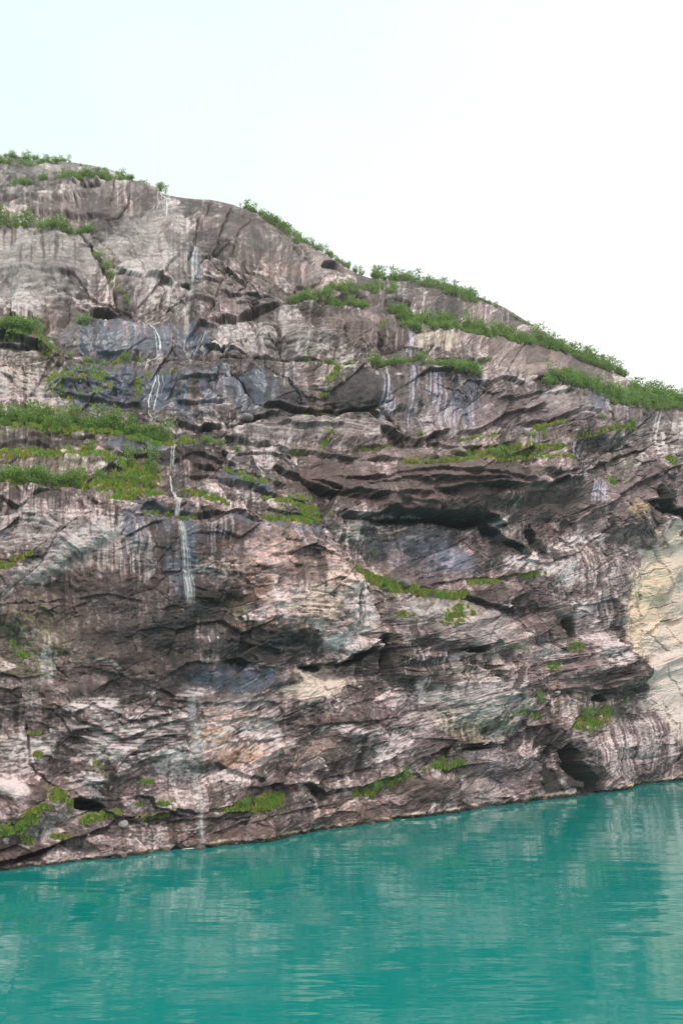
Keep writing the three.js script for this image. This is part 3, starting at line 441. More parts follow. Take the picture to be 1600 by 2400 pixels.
tone([0.095, 0.095, 0.112], 0.85, '', [530, 1590, 150, 36, 0.05], [590, 1600, 90, 26]); tone(C.dark, 0.6, '', [420, 1590, 110, 40], [300, 1620, 160, 26]); tone(C.white, 0.5, 'band', [450, 1625, 70, 14, -0.1], [250, 1560, 36, 10, 0.5], [510, 1580, 16, 8]); tone(C.grey, 0.5, '', [560, 1640, 110, 20]);
tone(C.pale, 0.7, 'band', [300, 1730, 200, 80, -0.05], [560, 1700, 140, 60], [40, 1770, 70, 60], [220, 1650, 100, 24, -0.1]); tone(C.white, 0.5, 'fine', [210, 1655, 70, 10, -0.15], [260, 1770, 90, 22, -0.1], [400, 1770, 110, 22, -0.35], [190, 1830, 60, 24], [560, 1750, 110, 20], [800, 1710, 90, 14], [920, 1760, 70, 22, -0.4], [380, 1690, 90, 8, -0.3], [320, 1715, 60, 8, 0.2], [60, 1760, 60, 40], [620, 1720, 60, 26]); tone(C.white, 0.5, '', [30, 1850, 60, 26, 0.4], [215, 1820, 36, 18]); tone(C.dark, 0.65, 'fine', [300, 1690, 150, 24], [180, 1800, 100, 26], [330, 1800, 60, 40], [440, 1720, 60, 20]); tone(C.brown, 0.5, '', [330, 1800, 60, 26, -0.5], [520, 1780, 60, 20], [660, 1800, 40, 60], [740, 1690, 90, 20]); tone(C.pink, 0.5, '', [740, 1760, 80, 40, -0.3], [560, 1760, 110, 40], [540, 1680, 90, 24]); tone(C.ochre, 0.45, 'fine', [560, 1770, 60, 26], [500, 1720, 60, 20]);
tone(C.cream, 0.6, '', [760, 1590, 90, 40, 0], [720, 1620, 60, 26]); tone(C.brown, 0.6, 'streak', [840, 1640, 70, 40], [960, 1560, 60, 70], [1020, 1570, 50, 60]); tone(C.dark, 0.7, '', [955, 1560, 46, 62], [1020, 1580, 30, 50], [880, 1530, 30, 24]); tone(C.charcoal, 0.7, '', [908, 1545, 18, 60], [240, 1885, 70, 20]);  // charcoal paints the shade of the narrow recess and the shore overhang
tone(C.cream, 0.45, 'streak', [1110, 1560, 90, 40], [1180, 1560, 40, 30], [1100, 1700, 120, 40], [1380, 1640, 90, 26]); tone(C.grey, 0.6, '', [1120, 1640, 120, 60], [1170, 1600, 50, 50]); tone(C.pale, 0.6, 'band', [1000, 1690, 120, 40, -0.2], [1120, 1640, 110, 50]); tone(C.slate, 0.3, 'fleck', [1170, 1800, 90, 60], [1170, 1600, 50, 50]); tone(C.mauve, 0.5, '', [1000, 1740, 70, 30, -0.3], [1350, 1580, 60, 60]);
tone(C.brown, 0.7, '', [1010, 1850, 80, 46], [860, 1900, 90, 24, -0.2], [600, 1950, 120, 20]); tone(C.rust, 0.35, 'streak', [800, 1900, 90, 30, -0.2], [430, 1960, 60, 16], [520, 1960, 60, 20]); tone(C.dark, 0.7, 'fine', [560, 1900, 240, 26, -0.1], [300, 1950, 120, 20], [740, 1870, 90, 24], [100, 1990, 110, 22, -0.4], [460, 1920, 130, 30]); tone(C.grey, 0.65, '', [1130, 1850, 56, 70]); tone(C.slate, 0.35, 'fine', [1210, 1800, 60, 60]); tone(C.mauve, 0.6, '', [90, 1910, 120, 50, -0.4]); tone(C.grey, 0.5, 'fleck', [120, 1930, 110, 36, -0.4]); tone(C.brown, 0.6, '', [110, 1850, 40, 20, 0.8], [60, 1990, 90, 20]);
tone(C.charcoal, 0.95, '', [1290, 1830, 34, 60], [1356, 1812, 54, 76], [1085, 1224, 100, 20], [1160, 1250, 60, 20, 0.75], [960, 1219, 100, 12], [1210, 1284, 36, 12, 0.8], [1255, 1270, 24, 40, -0.5], [1545, 1165, 26, 34, 0.4], [1590, 1200, 60, 14, 0.2], [850, 1536, 56, 14, -0.5], [740, 1563, 40, 11], [1405, 1636, 30, 14], [205, 1889, 60, 16, 0.2], [30, 809, 80, 15, 0.12]);  // cave and overhang hollows darkened in colour to deepen their shade
// pale scar on the right, with its dark seam
tone(C.cream, 0.97, '', [1610, 1380, 150, 170, 0], [1620, 1610, 110, 170, -0.2], [1530, 1440, 70, 130, 0.1]); tone(C.yellow, 0.4, '', [1545, 1400, 46, 90], [1490, 1450, 34, 90], [1500, 1190, 40, 24, -0.3]); tone(C.yellow, 0.4, 'fleck', [1570, 1320, 70, 60]); tone(C.ochre, 0.3, 'fleck', [1480, 1450, 20, 40]); tone(C.pale, 0.7, '', [1580, 1600, 60, 130, -0.25]); tone(C.grey, 0.35, 'streak', [1590, 1330, 60, 110]); tone([0.50, 0.46, 0.40], 0.8, '', [1600, 1620, 90, 150, -0.25]); tone(C.olive, 0.5, '', [1510, 1400, 8, 90]); tone(C.ochre, 0.5, 'fleck', [1500, 1185, 30, 14]);
tone(C.mauve, 0.75, 'streak', [1480, 1740, 110, 90, -0.3], [1560, 1760, 80, 60]); tone(C.pale, 0.55, 'streak', [1450, 1760, 90, 90, -0.3], [1500, 1760, 60, 60], [1580, 1740, 40, 60]);
tone(C.brown, 0.45, 'streak', [560, 600, 220, 150], [900, 760, 330, 70, 0.1], [220, 480, 200, 60]); tone(C.dark, 0.5, 'fine', [540, 560, 110, 100], [620, 690, 140, 50], [200, 700, 120, 50]);
tone([0.075, 0.07, 0.08], 0.7, 'streak', [408, 1090, 30, 60], [425, 1310, 42, 120], [350, 900, 40, 60], [452, 620, 30, 60]);
// run-off
streaks(C.brown, 0.8, 9, [[-40, 1138], [100, 1140], [190, 1160], [300, 1190]], 70); streaks(C.dark, 0.6, 6, [[-40, 1142], [100, 1146], [180, 1164]], 60, 0.1);
streaks(C.slate, 0.8, 9, [[280, 1196], [340, 1204], [420, 1222]], 110, 0.02); streaks(C.stain, 0.7, 13, [[290, 1210], [420, 1230], [520, 1230]], 200, 0.0); streaks(C.stain, 0.65, 17, [[560, 1226], [640, 1240], [770, 1290], [850, 1420]], 110, 0.05); streaks(C.pale, 0.35, 15, [[300, 1220], [420, 1236]], 150, 0.12); streaks(C.brown, 0.55, 14, [[520, 1226], [640, 1230], [770, 1260]], 120, 0.05); streaks(C.lav, 0.5, 8, [[440, 1220], [560, 1214], [740, 1236]], 70, 0.05);
streaks(C.stain, 0.75, 16, [[-30, 1400], [30, 1370], [200, 1330], [330, 1290]], 170, -0.02);  tone(C.pale, 0.4, 'fleck', [105, 1540, 22, 60]); streaks(C.charcoal, 0.6, 9, [[330, 1370], [440, 1400], [620, 1420]], 130, 0.05);
streaks(C.slate, 0.75, 9, [[180, 770], [250, 746], [330, 745], [420, 800]], 100, 0.0); streaks(C.slate, 0.6, 12, [[360, 852], [500, 850], [700, 856]], 120, 0.08); streaks(C.lav, 0.75, 10, [[880, 870], [1000, 874], [1120, 880]], 130, 0.02); streaks(C.brown, 0.6, 12, [[700, 852], [880, 864], [1100, 874]], 110, 0.06);
streaks(C.brown, 0.6, 16, [[640, 724], [760, 716], [900, 738]], 110, 0.05); streaks(C.mauve, 0.6, 20, [[500, 752], [640, 730]], 90, 0); streaks(C.brown, 0.4, 10, [[900, 780], [1100, 785], [1250, 820]], 60, 0.08); streaks(C.lav, 0.7, 5, [[955, 780], [972, 780]], 80, -0.2);
streaks(C.lav, 0.75, 9, [[1380, 915], [1430, 912], [1470, 925]], 70, -0.05); streaks(C.pale, 0.7, 7, [[1540, 965], [1570, 970]], 70, -0.1); streaks(C.lav, 0.7, 8, [[1330, 1040], [1380, 1030]], 70, -0.05); streaks(C.lav, 0.7, 7, [[1385, 1120], [1420, 1115]], 60, -0.2); streaks(C.brown, 0.6, 9, [[1100, 1035], [1250, 1010], [1450, 990]], 60, 0.02); streaks(C.brown, 0.7, 11, [[780, 1120], [1000, 1120], [1200, 1150], [1330, 1130]], 70, -0.05); streaks(C.pale, 0.5, 5, [[1150, 1155], [1240, 1150]], 80, 0.12);
streaks(C.pale, 0.6, 10, [[780, 1220], [870, 1225]], 60, 0.05); streaks(C.dark, 0.6, 9, [[780, 1240], [880, 1270]], 80, 0.02); streaks(C.brown, 0.6, 10, [[0, 530], [110, 545], [190, 580]], 70, 0.12); streaks(C.brown, 0.55, 10, [[1200, 1360], [1320, 1320], [1440, 1280]], 140, 0.05);
streaks(C.pale, 0.5, 6, [[940, 1500], [1080, 1540], [1120, 1560]], 120, 0.16); streaks(C.dark, 0.6, 9, [[1040, 1540], [1160, 1530]], 60, 0.05); streaks(C.brown, 0.6, 8, [[640, 1700], [700, 1700]], 130, 0.0);
streaks(C.pale, 0.55, 8, [[1400, 1710], [1500, 1690], [1600, 1660]], 150, 0.05); streaks(C.brown, 0.55, 9, [[1390, 1720], [1500, 1700], [1600, 1690]], 150, 0.03);
// moss on the ledges and soil where the grass grows
const MOSS = [[40, 1008, 60, 12], [200, 1020, 200, 14, 0.06], [60, 1120, 120, 22], [250, 1120, 120, 40, 0.2], [330, 1120, 50, 40], [280, 1165, 30, 18], [370, 1205, 40, 10], [200, 1076, 110, 8], [690, 1205, 70, 28, 0.3], [480, 1168, 60, 10, 0.2], [600, 1125, 60, 8], [440, 1030, 40, 14], [700, 1055, 30, 8], [730, 970, 40, 8, -0.2], [755, 1000, 10, 30], [770, 880, 14, 40, 0.4], [200, 875, 60, 12], [250, 850, 60, 8], [140, 900, 24, 34], [330, 900, 14, 34], [100, 820, 40, 30, 0.6], [180, 770, 30, 24], [70, 990, 80, 20], [1000, 1088, 90, 10, -0.05], [1150, 1070, 120, 16, -0.05], [1270, 1070, 60, 14], [1120, 1035, 60, 8, -0.15], [1400, 1010, 70, 10, -0.2], [880, 1050, 60, 7], [900, 1350, 80, 20, 0.45], [1040, 1390, 60, 12, 0.1], [1070, 1430, 40, 26], [1230, 1348, 50, 8, -0.1], [1310, 1490, 30, 14], [1290, 1560, 20, 14], [1400, 1680, 60, 26, -0.2], [1250, 1640, 24, 24], [910, 1835, 80, 16, -0.35], [1050, 1795, 50, 12, -0.1], [600, 1885, 70, 24], [360, 1916, 60, 8, -0.1], [140, 1870, 40, 18, 0.4], [30, 1935, 60, 16, -0.3], [70, 1910, 60, 10, -0.4], [200, 1910, 50, 10], [240, 1810, 30, 10, 0.4], [345, 1830, 30, 10], [380, 1880, 40, 8], [15, 1325, 40, 10], [55, 1310, 30, 6], [0, 780, 80, 14], [240, 600, 16, 40, -0.4], [265, 650, 18, 40, -0.4], [1470, 1080, 40, 10], [1450, 1120, 30, 10], [1110, 1700, 80, 40], [60, 1530, 30, 14], [60, 1500, 90, 80]];
for (const [a, b, ra, rb, rot = 0] of MOSS) { tone(C.moss, 0.6, 'fleck', [a, b, ra * 1.2, rb * 1.3, rot]); tone(C.olive, 0.4, 'fleck', [a, b, ra * 1.5, rb * 2.2, rot]); }
// the tide mark: black algae, then a pale rusty band
over(-420, 2030, 1700, 2300, (k) => {
  const i = k % NA, e = bShore[i] - BB[k] + 2.5 * gn(colsA[i] / 14, 3) + 2 * gn(colsA[i] / 40, 9); if (e > 40) return;
  put(k, C.cream, 0.45 * sm(15, 10, e) * sm(3, 7, e) * sm(-0.15, 0.2, gn(colsA[i] / 30, 1.5)));
  put(k, C.ochre, 0.4 * sm(16, 9, e) * sm(2, 7, e) * sm(0.15, 0.4, gn(colsA[i] / 60 + 4, 8.5)));
  put(k, C.charcoal, 0.9 * sm(10, 5, e + 3 * gn(colsA[i] / 9, 20)));
});
for (let k = 0; k < N; k++) { const a = colsA[k % NA], v = (1 + 0.24 * gn(a / 2.9 + 7, BB[k] / 2.6) + 0.22 * fbm(WA[k] / 11, SG[k] / 5, 2)) * (1 + 0.45 * TONE[k]); const L = Math.max(0.01, v * (0.3 * COL[k * 3] + 0.6 * COL[k * 3 + 1] + 0.1 * COL[k * 3 + 2])), w = 0.97 * v * Math.min(0.62, 0.20 * Math.pow(L / 0.205, 1.58)) / L; const hi = sm(1150, 950, BB[k]), w2 = w * (1 - 0.14 * hi); COL[k * 3] *= w2 * (1.07 - 0.045 * hi); COL[k * 3 + 1] *= w2 * (0.955 + 0.015 * hi); COL[k * 3 + 2] *= w2 * 0.99; }
const wet = (...list) => { for (const [a, b, ra, rb, rot = 0] of list) blob(a, b, ra, rb, rot, (k, r) => { const q = (1 - sm(0.7, 1.05, r)) * sm(-0.32, 0.12, fbm(WA[k] / 22 + a, BB[k] / 110, 2)); if (q > WET[k]) { put(k, [0.08, 0.094, 0.14], 0.74 * (q - WET[k])); WET[k] = q; } }); };  // wet rock; the sky reflection is put into its blue tint
wet([280, 795, 150, 50], [450, 930, 60, 60], [470, 790, 40, 34], [395, 800, 60, 44], [250, 905, 150, 56], [370, 910, 44, 60], [590, 915, 70, 50], [520, 880, 30, 40], [330, 1045, 80, 20], [540, 1122, 44, 14], [620, 1130, 60, 14, 0.3], [340, 1225, 70, 50], [425, 1300, 44, 120], [1070, 1300, 50, 28, 0.4], [560, 1590, 120, 30], [462, 620, 14, 40], [1090, 940, 40, 60], [1400, 935, 24, 30], [600, 1222, 80, 10, 0.1], [720, 1245, 60, 10, 0.2]);
// ------------------------------------------------------------------ displace and build
for (let k = 0; k < N; k++) { const m = D[k] * MPP[k]; P[k * 3] += NRM[k * 3] * m; P[k * 3 + 1] += NRM[k * 3 + 1] * m; P[k * 3 + 2] += NRM[k * 3 + 2] * m; }
const rockNormal = (k) => {
  const i = k % NA, j = (k - i) / NA, l = k - (i > 0 ? 1 : 0), r = k + (i < NA - 1 ? 1 : 0), d = k - (j > 0 ? NA : 0), u = k + (j < NB - 1 ? NA : 0);
  const ax = P[r * 3] - P[l * 3], ay = P[r * 3 + 1] - P[l * 3 + 1], az = P[r * 3 + 2] - P[l * 3 + 2], bx = P[u * 3] - P[d * 3], by = P[u * 3 + 1] - P[d * 3 + 1], bz = P[u * 3 + 2] - P[d * 3 + 2];
  const x = ay * bz - az * by, y = az * bx - ax * bz, z = ax * by - ay * bx, m = Math.hypot(x, y, z) || 1; return [x / m, y / m, z / m];
};
function surf(a, b) {   // a point of the finished face
  const i = colAt(a), v = (along(netW, a) - b) / (along(netW, a) - along(netS, a)), y = Math.max(0, Math.min(NF - 2, (v + 0.012) / 1.012 * (NF - 1))), j = Math.floor(y), s = Math.min(1, (a - colsA[i]) / (colsA[i + 1] - colsA[i])), t = y - j, k = j * NA + i;
  const q = (c) => lerp(lerp(P[k * 3 + c], P[(k + 1) * 3 + c], s), lerp(P[(k + NA) * 3 + c], P[(k + NA + 1) * 3 + c], s), t);
  return { p: new THREE.Vector3(q(0), q(1), q(2)), out: new THREE.Vector3(NRM[k * 3], NRM[k * 3 + 1], NRM[k * 3 + 2]), n: rockNormal(k), m: MPP[k] };
}
{
  const g = new THREE.BufferGeometry(), idx = new Uint32Array((NA - 1) * (NB - 1) * 6); let o = 0;
  for (let j = 0; j < NB - 1; j++) for (let i = 0; i < NA - 1; i++) { const k = j * NA + i; idx[o++] = k; idx[o++] = k + 1; idx[o++] = k + NA + 1; idx[o++] = k; idx[o++] = k + NA + 1; idx[o++] = k + NA; }
  for (let j = 1; j < NF - 1; j++) for (let i = 1; i < NA - 1; i++) {   // steep recess walls and undersides: shade painted into the colour, near-black
    const k = j * NA + i, len = Math.max(Math.abs(D[k + NA] - D[k]), Math.abs(D[k] - D[k - NA]), Math.abs(D[k + 1] - D[k]), Math.abs(D[k] - D[k - 1])), q = sm(7, 15, len); if (q > 0) put(k, C.recessShade, q * 0.85);
  }
  const dry = [], wetT = []; for (let t = 0; t < idx.length; t += 3) (WET[idx[t]] + WET[idx[t + 1]] + WET[idx[t + 2]] > 1.5 ? wetT : dry).push(idx[t], idx[t + 1], idx[t + 2]);
  idx.set(dry, 0); idx.set(wetT, dry.length); g.addGroup(0, dry.length, 0); g.addGroup(dry.length, wetT.length, 1);
  const nn = new Float32Array(N * 3); for (let k = 0; k < N; k++) nn.set(rockNormal(k), k * 3);
  g.setAttribute('position', new THREE.BufferAttribute(P, 3)); g.setAttribute('normal', new THREE.BufferAttribute(nn, 3)); g.setAttribute('color', new THREE.BufferAttribute(COL, 3)); g.setIndex(new THREE.BufferAttribute(idx, 1));
  const rock = shade(new THREE.Mesh(g, [new THREE.MeshStandardMaterial({ name: 'gneiss', vertexColors: true, roughness: 0.75 }), new THREE.MeshStandardMaterial({ name: 'wet_gneiss', vertexColors: true, roughness: 0.4 })]));
  rock.name = 'cliff'; tag(rock, 'streaked grey and mauve rock cliff rising from the green water to the skyline', 'cliff', null, 'structure'); scene.add(rock);
}
// ------------------------------------------------------------------ the fjord
{
  const g = new THREE.BufferGeometry(), pos = [], nor = [], uv = [], idx = [];
  const zs = []; for (let z = -20; z > -420; z -= 0.35 + Math.max(0, -z - 60) * 0.012) zs.push(z); zs.push(-900, -2500); zs.unshift(600, 100, 20);
  const xs = []; for (let x = 0; x < 190; x += 0.55 + Math.max(0, x - 60) * 0.03) { xs.push(x); if (x) xs.unshift(-x); } xs.push(500, 2500); xs.unshift(-500, -2500);
  const h = (x, z) => { const r = Math.hypot(x, z); if (r > 400) return 0; return 0.032 * gn(x / 13 + 3 + z * 0.02, z / 3.6) + 0.010 * gn(x / 5.6 + 0.05 * z, z / 1.35 + 5) + 0.035 * gn(x / 30, z / 11 + 8); };
  for (const z of zs) for (const x of xs) { pos.push(x, h(x, z), z); const e = 0.05, nx = h(x - e, z) - h(x + e, z), nz = h(x, z - e) - h(x, z + e), m = Math.hypot(nx, 2 * e, nz); nor.push(nx / m, 2 * e / m, nz / m); uv.push(x / 60, z / 60); }
  for (let j = 0; j < zs.length - 1; j++) for (let i = 0; i < xs.length - 1; i++) { const k = j * xs.length + i, n = k + xs.length; idx.push(k, k + 1, n + 1, k, n + 1, n); }
  g.setAttribute('position', new THREE.Float32BufferAttribute(pos, 3)); g.setAttribute('normal', new THREE.Float32BufferAttribute(nor, 3)); g.setAttribute('uv', new THREE.Float32BufferAttribute(uv, 2)); g.setIndex(idx);
  const T = 1024, px = new Uint8Array(T * T * 4);
  const per = (x, y, n, m) => { const u = x * n, v = y * m, a = gn(u, v), b = gn(u - n, v), c = gn(u, v - m), d = gn(u - n, v - m); return lerp(lerp(a, b, x), lerp(c, d, x), y) * 1.25; };
  for (let y = 0; y < T; y++) for (let x = 0; x < T; x++) { const u = x / T, v = y / T, q = 0.5 + 0.34 * per(u, v, 9, 38) * (0.6 + 0.8 * per(u, v, 5, 7)) + 0.20 * per(u, v, 22, 88) + 0.08 * per(u, v, 52, 170); px.fill(Math.max(0, Math.min(255, q * 255)), (y * T + x) * 4, (y * T + x) * 4 + 3); px[(y * T + x) * 4 + 3] = 255; }
  const tx = new THREE.DataTexture(px, T, T); tx.wrapS = tx.wrapT = THREE.RepeatWrapping; tx.magFilter = THREE.LinearFilter; tx.needsUpdate = true;
  const water = shade(new THREE.Mesh(g, new THREE.MeshPhysicalMaterial({ name: 'glacial_water', color: new THREE.Color().setRGB(0.002, 0.200, 0.182), roughness: 0.03, ior: 1.42, bumpMap: tx, bumpScale: 0.024 })));
  water.name = 'water'; tag(water, 'opaque turquoise fjord water with soft ripples below the cliff', 'water', null, 'structure'); scene.add(water);
}
// ------------------------------------------------------------------ plants
const leafMat = new THREE.MeshPhysicalMaterial({ name: 'leaf', vertexColors: true, roughness: 0.9, transmission: 0.45, thickness: 0, side: THREE.DoubleSide });
const barkMat = new THREE.MeshStandardMaterial({ name: 'birch_bark', color: new THREE.Color().setRGB(0.36, 0.33, 0.29), roughness: 0.9 });
const grassMat = new THREE.MeshStandardMaterial({ name: 'grass_blade', vertexColors: true, roughness: 0.9, side: THREE.DoubleSide });
function tube(pts, r0, r1, sides = 5) {
  const pos = [], idx = [];
  pts.forEach((p, i) => { const r = lerp(r0, r1, i / (pts.length - 1)); for (let s = 0; s < sides; s++) { const t = s / sides * 6.2832; pos.push(p[0] + Math.cos(t) * r, p[1], p[2] + Math.sin(t) * r); } });
  for (let i = 0; i < pts.length - 1; i++) for (let s = 0; s < sides; s++) { const a = i * sides + s, b = i * sides + (s + 1) % sides; idx.push(a, a + sides, b + sides, a, b + sides, b); }
  const g = new THREE.BufferGeometry(); g.setAttribute('position', new THREE.Float32BufferAttribute(pos, 3)); g.setIndex(idx); g.computeVertexNormals(); return g;
}
// a plant of height 1: leaf-sized faces spread round its limbs
function plant(seed, kind) {
  const R = mulberry(seed), pos = [], col = [], wood = [];
  const leaf = (x, y, z, s, shadeOf) => {
    const t = R() * 6.283, p = (R() - 0.3) * 1.4, ux = Math.cos(t), uz = Math.sin(t), vx = -uz * Math.sin(p), vy = Math.cos(p), vz = ux * Math.sin(p), w = s * (0.55 + 0.4 * R());
    const q = [[-w, -s * 0.2], [0, -s], [w, s * 0.2], [0, s]].map(([a, b]) => [x + ux * a + vx * b, y + vy * b, z + uz * a + vz * b]);
    pos.push(...q[0], ...q[1], ...q[2], ...q[0], ...q[2], ...q[3]);
    const l = shadeOf * (0.7 + 0.6 * R()), yel = R(); for (let i = 0; i < 6; i++) col.push((0.18 + 0.09 * yel) * l, (0.36 + 0.03 * yel) * l, 0.06 * l);
  };
  if (kind === 'birch') {
    const lean = (R() - 0.5) * 0.16, top = 0.97, tr = (t) => [lean * t * t, t * top, (R() - 0.5) * 0.01]; wood.push(tube([[0, -0.06, 0], tr(0.3), tr(0.6), tr(0.92)], 0.016, 0.004, 6));
    const n = 15, wide = 0.16 + 0.07 * R();
    for (let i = 0; i < n; i++) {
      const h = 0.10 + 0.86 * (i / (n - 1)), ang = i * 2.4 + R(), len = wide * (0.35 + 1.15 * Math.sin(Math.PI * Math.min(1, 0.18 + 0.80 * (1 - (h - 0.16) / 0.84)))) * (0.7 + 0.5 * R()), b = [lean * h * h, h * top, 0], e = [b[0] + Math.cos(ang) * len, b[1] + len * 0.55, Math.sin(ang) * len];
      wood.push(tube([b, [(b[0] + e[0]) / 2, (b[1] + e[1]) / 2 - 0.01, e[2] / 2], e], 0.006, 0.002, 4));
      const k = 0.72 + 0.5 * R();
      for (let m = 0; m < 24; m++) { const t = 0.25 + 0.85 * R(), r = 0.075 * (0.5 + R()), q = R() * 6.283, w = (R() - 0.5) * 2; leaf(lerp(b[0], e[0], t) + Math.cos(q) * r, lerp(b[1], e[1], t) + w * r * 0.9, lerp(b[2], e[2], t) + Math.sin(q) * r, 0.026 + 0.016 * R(), k); }
    }
  } else {
    const n = 16;
    for (let i = 0; i < n; i++) {
      const ang = i * 2.4 + R(), out = (0.12 + 0.42 * Math.sqrt(i / n)), h = 0.95 * Math.sqrt(Math.max(0.08, 1 - (out / 0.62) ** 2)) * (0.75 + 0.3 * R()), e = [Math.cos(ang) * out, h, Math.sin(ang) * out];
      wood.push(tube([[0, -0.08, 0], [e[0] * 0.4, h * 0.45, e[2] * 0.4], e], 0.014, 0.003, 4));
      const k = 0.7 + 0.5 * R();
      for (let m = 0; m < 26; m++) { const t = 0.35 + 0.7 * R(), r = 0.13 * (0.4 + R()), q = R() * 6.283, w = (R() - 0.5) * 2; leaf(e[0] * t + Math.cos(q) * r, Math.max(0.02, h * t + w * r), e[2] * t + Math.sin(q) * r, 0.036 + 0.02 * R(), k); }
    }
  }
  const g = new THREE.BufferGeometry(); g.setAttribute('position', new THREE.Float32BufferAttribute(pos, 3)); g.setAttribute('color', new THREE.Float32BufferAttribute(col, 3)); g.computeVertexNormals();
  return { leaves: g, wood: mergeGeometries(wood) };
}
const KINDS = { birch: [1, 2, 3, 4, 5, 6].map((s) => plant(s * 101, 'birch')), shrub: [1, 2, 3, 4].map((s) => plant(s * 57 + 3, 'shrub')) };
const proto = {};
for (const kind of ['birch', 'shrub']) proto[kind] = KINDS[kind].map((v) => {
  const o = new THREE.Group(), w = shade(new THREE.Mesh(v.wood, barkMat)), c = shade(new THREE.Mesh(v.leaves, leafMat));
  w.name = kind === 'birch' ? 'trunk' : 'stem'; c.name = kind === 'birch' ? 'crown' : 'foliage'; o.add(w, c); return o;
});
const rnd = mulberry(2024), PLANTS = [], FILL = [];
// grove(kind, how many, height in survey units, where it stands, spread, label, group)
const ORDER = ['leftmost', 'second-from-left', 'third-from-left', 'fourth-from-left', 'fifth-from-left', 'sixth-from-left'];
function grove(kind, n, [h0, h1], pts, spread, label, group) {
  const f = poly(pts), a0 = pts[0][0], a1 = pts[pts.length - 1][0], row = [];
  for (let i = 0; i < n; i++) { const a = n === 1 ? a0 : a0 + (a1 - a0) * Math.min(1, Math.max(0, (i + 0.5 + (rnd() - 0.5) * 2.8) / n)); row.push({ kind, a, b: f(a) - spread * rnd() + 2, h: lerp(h0 * 0.8, h1 * 1.05, rnd() ** 1.25), group: n > 1 ? group : undefined }); }
  row.sort((p, q) => p.a - q.a);
  row.forEach((p, i) => {
    if (n === 1) p.label = label;
    else if (n === 2) p.label = (i ? 'right-hand ' : 'left-hand ') + label;
    else if (n <= 6) p.label = (i === n - 1 ? 'rightmost' : ORDER[i]) + ' ' + label;
    else { const third = Math.min(2, Math.floor((p.a - a0) / (a1 - a0) * 3)), t = (p.h - h0 * 0.8) / (h1 * 1.05 - h0 * 0.8); p.label = (t > 0.66 ? 'taller ' : t < 0.33 ? 'lower ' : '') + label + [', left end', ', middle', ', right end'][third]; }
    PLANTS.push(p);
  });
  if (n >= 14) for (let i = 0; i < n * 3; i++) { const a = lerp(a0, a1, rnd()); if (gn(a / 22 + a0, pts[0][1]) < -0.32) continue; FILL.push({ kind: 'shrub', a, b: f(a) - spread * 1.2 * rnd() + 3, h: lerp(h0, h1, rnd()) * lerp(0.35, 0.75, rnd()) }); }
}
const B = 'birch', S = 'shrub';
grove(B, 14, [11, 19], [[10, 372], [60, 366], [110, 368], [165, 385]], 3, 'tiny birch on the bare top left skyline', 'tiny birches on the top left skyline');
grove(S, 5, [6, 9], [[190, 398], [300, 412]], 2, 'speck of a bush on the rounded grey skyline right of the top left birches', 'bushes on the rounded skyline');
grove(B, 16, [18, 27], [[-20, 408], [75, 410]], 8, 'birch in the topmost thicket at the left edge', 'topmost left thicket'); grove(S, 7, [14, 18], [[80, 400], [132, 400]], 5, 'low bush right of the topmost left thicket', 'low bushes under the top left skyline');
grove(S, 9, [15, 22], [[32, 448], [105, 442]], 6, 'bush on the pale ledge below the topmost thicket', 'bushes on the pale upper left ledge');
grove(B, 30, [18, 28], [[125, 442], [230, 434], [340, 442]], 10, 'birch in the thicket above the small upper left black overhang', 'long thicket above the small black overhang'); grove(B, 10, [16, 24], [[330, 440], [388, 458]], 4, 'birch on the skyline just left of the highest waterfall', 'skyline birches left of the highest waterfall');
grove(B, 11, [28, 44], [[-20, 530], [66, 530]], 8, 'birch at the left edge above the great pale dome', 'birches above the pale dome at the left edge'); grove(B, 1, [44, 46], [[86, 528]], 0, 'lone round birch standing on the crest of the pale upper left dome'); grove(S, 12, [26, 44], [[102, 544], [160, 548], [215, 552]], 8, 'thick bush at the head of the gully beside the pale upper dome', 'bushes at the head of the gully');
grove(S, 5, [16, 24], [[232, 612], [268, 668]], 6, 'bush growing down the steep gully between the two pale domes', 'bushes in the gully between the domes'); grove(S, 3, [14, 22], [[285, 680], [305, 715]], 6, 'small bush low in the gully beside the lavender slab', 'small bushes low in the gully');
grove(S, 11, [28, 44], [[-20, 782], [40, 784], [80, 796]], 10, 'dark bush on the ledge above the left black recess', 'bushes on the ledge above the left recess'); grove(S, 3, [22, 34], [[190, 768], [215, 762]], 6, 'bush in the dark corner left of the wet dome', 'bushes left of the wet dome'); grove(S, 4, [14, 22], [[95, 815], [140, 840]], 10, 'small bush on the slope under the left recess', 'bushes under the left recess');
grove(S, 4, [16, 24], [[290, 848], [335, 848]], 3, 'bush at the foot of the wet dome beside the waterfall', 'bushes at the foot of the wet dome'); grove(S, 5, [12, 20], [[150, 846], [240, 850]], 4, 'small bush at the left foot of the wet dome', 'small bushes at the left foot of the wet dome');
grove(B, 38, [13, 23], [[562, 490], [640, 532], [700, 566], [765, 600], [850, 650]], 7, 'birch on the steep skyline right of the summit knoll', 'birches along the steep middle skyline'); grove(S, 10, [20, 30], [[620, 530], [655, 550], [700, 590]], 10, 'bush just below the steep middle skyline', 'bushes below the middle skyline'); grove(S, 3, [14, 20], [[770, 600], [795, 605]], 4, 'small bush on the slab beneath the middle skyline', 'small bushes on the slab beneath the skyline');
grove(B, 34, [20, 30], [[865, 655], [960, 668], [1050, 704], [1115, 722]], 16, 'birch in the thicket just under the second ridge', 'thicket under the second ridge'); grove(B, 26, [8, 14], [[872, 634], [960, 650], [1050, 676], [1100, 700], [1240, 775]], 3, 'tiny birch on the second ridge against the sky', 'tiny birches on the second ridge');
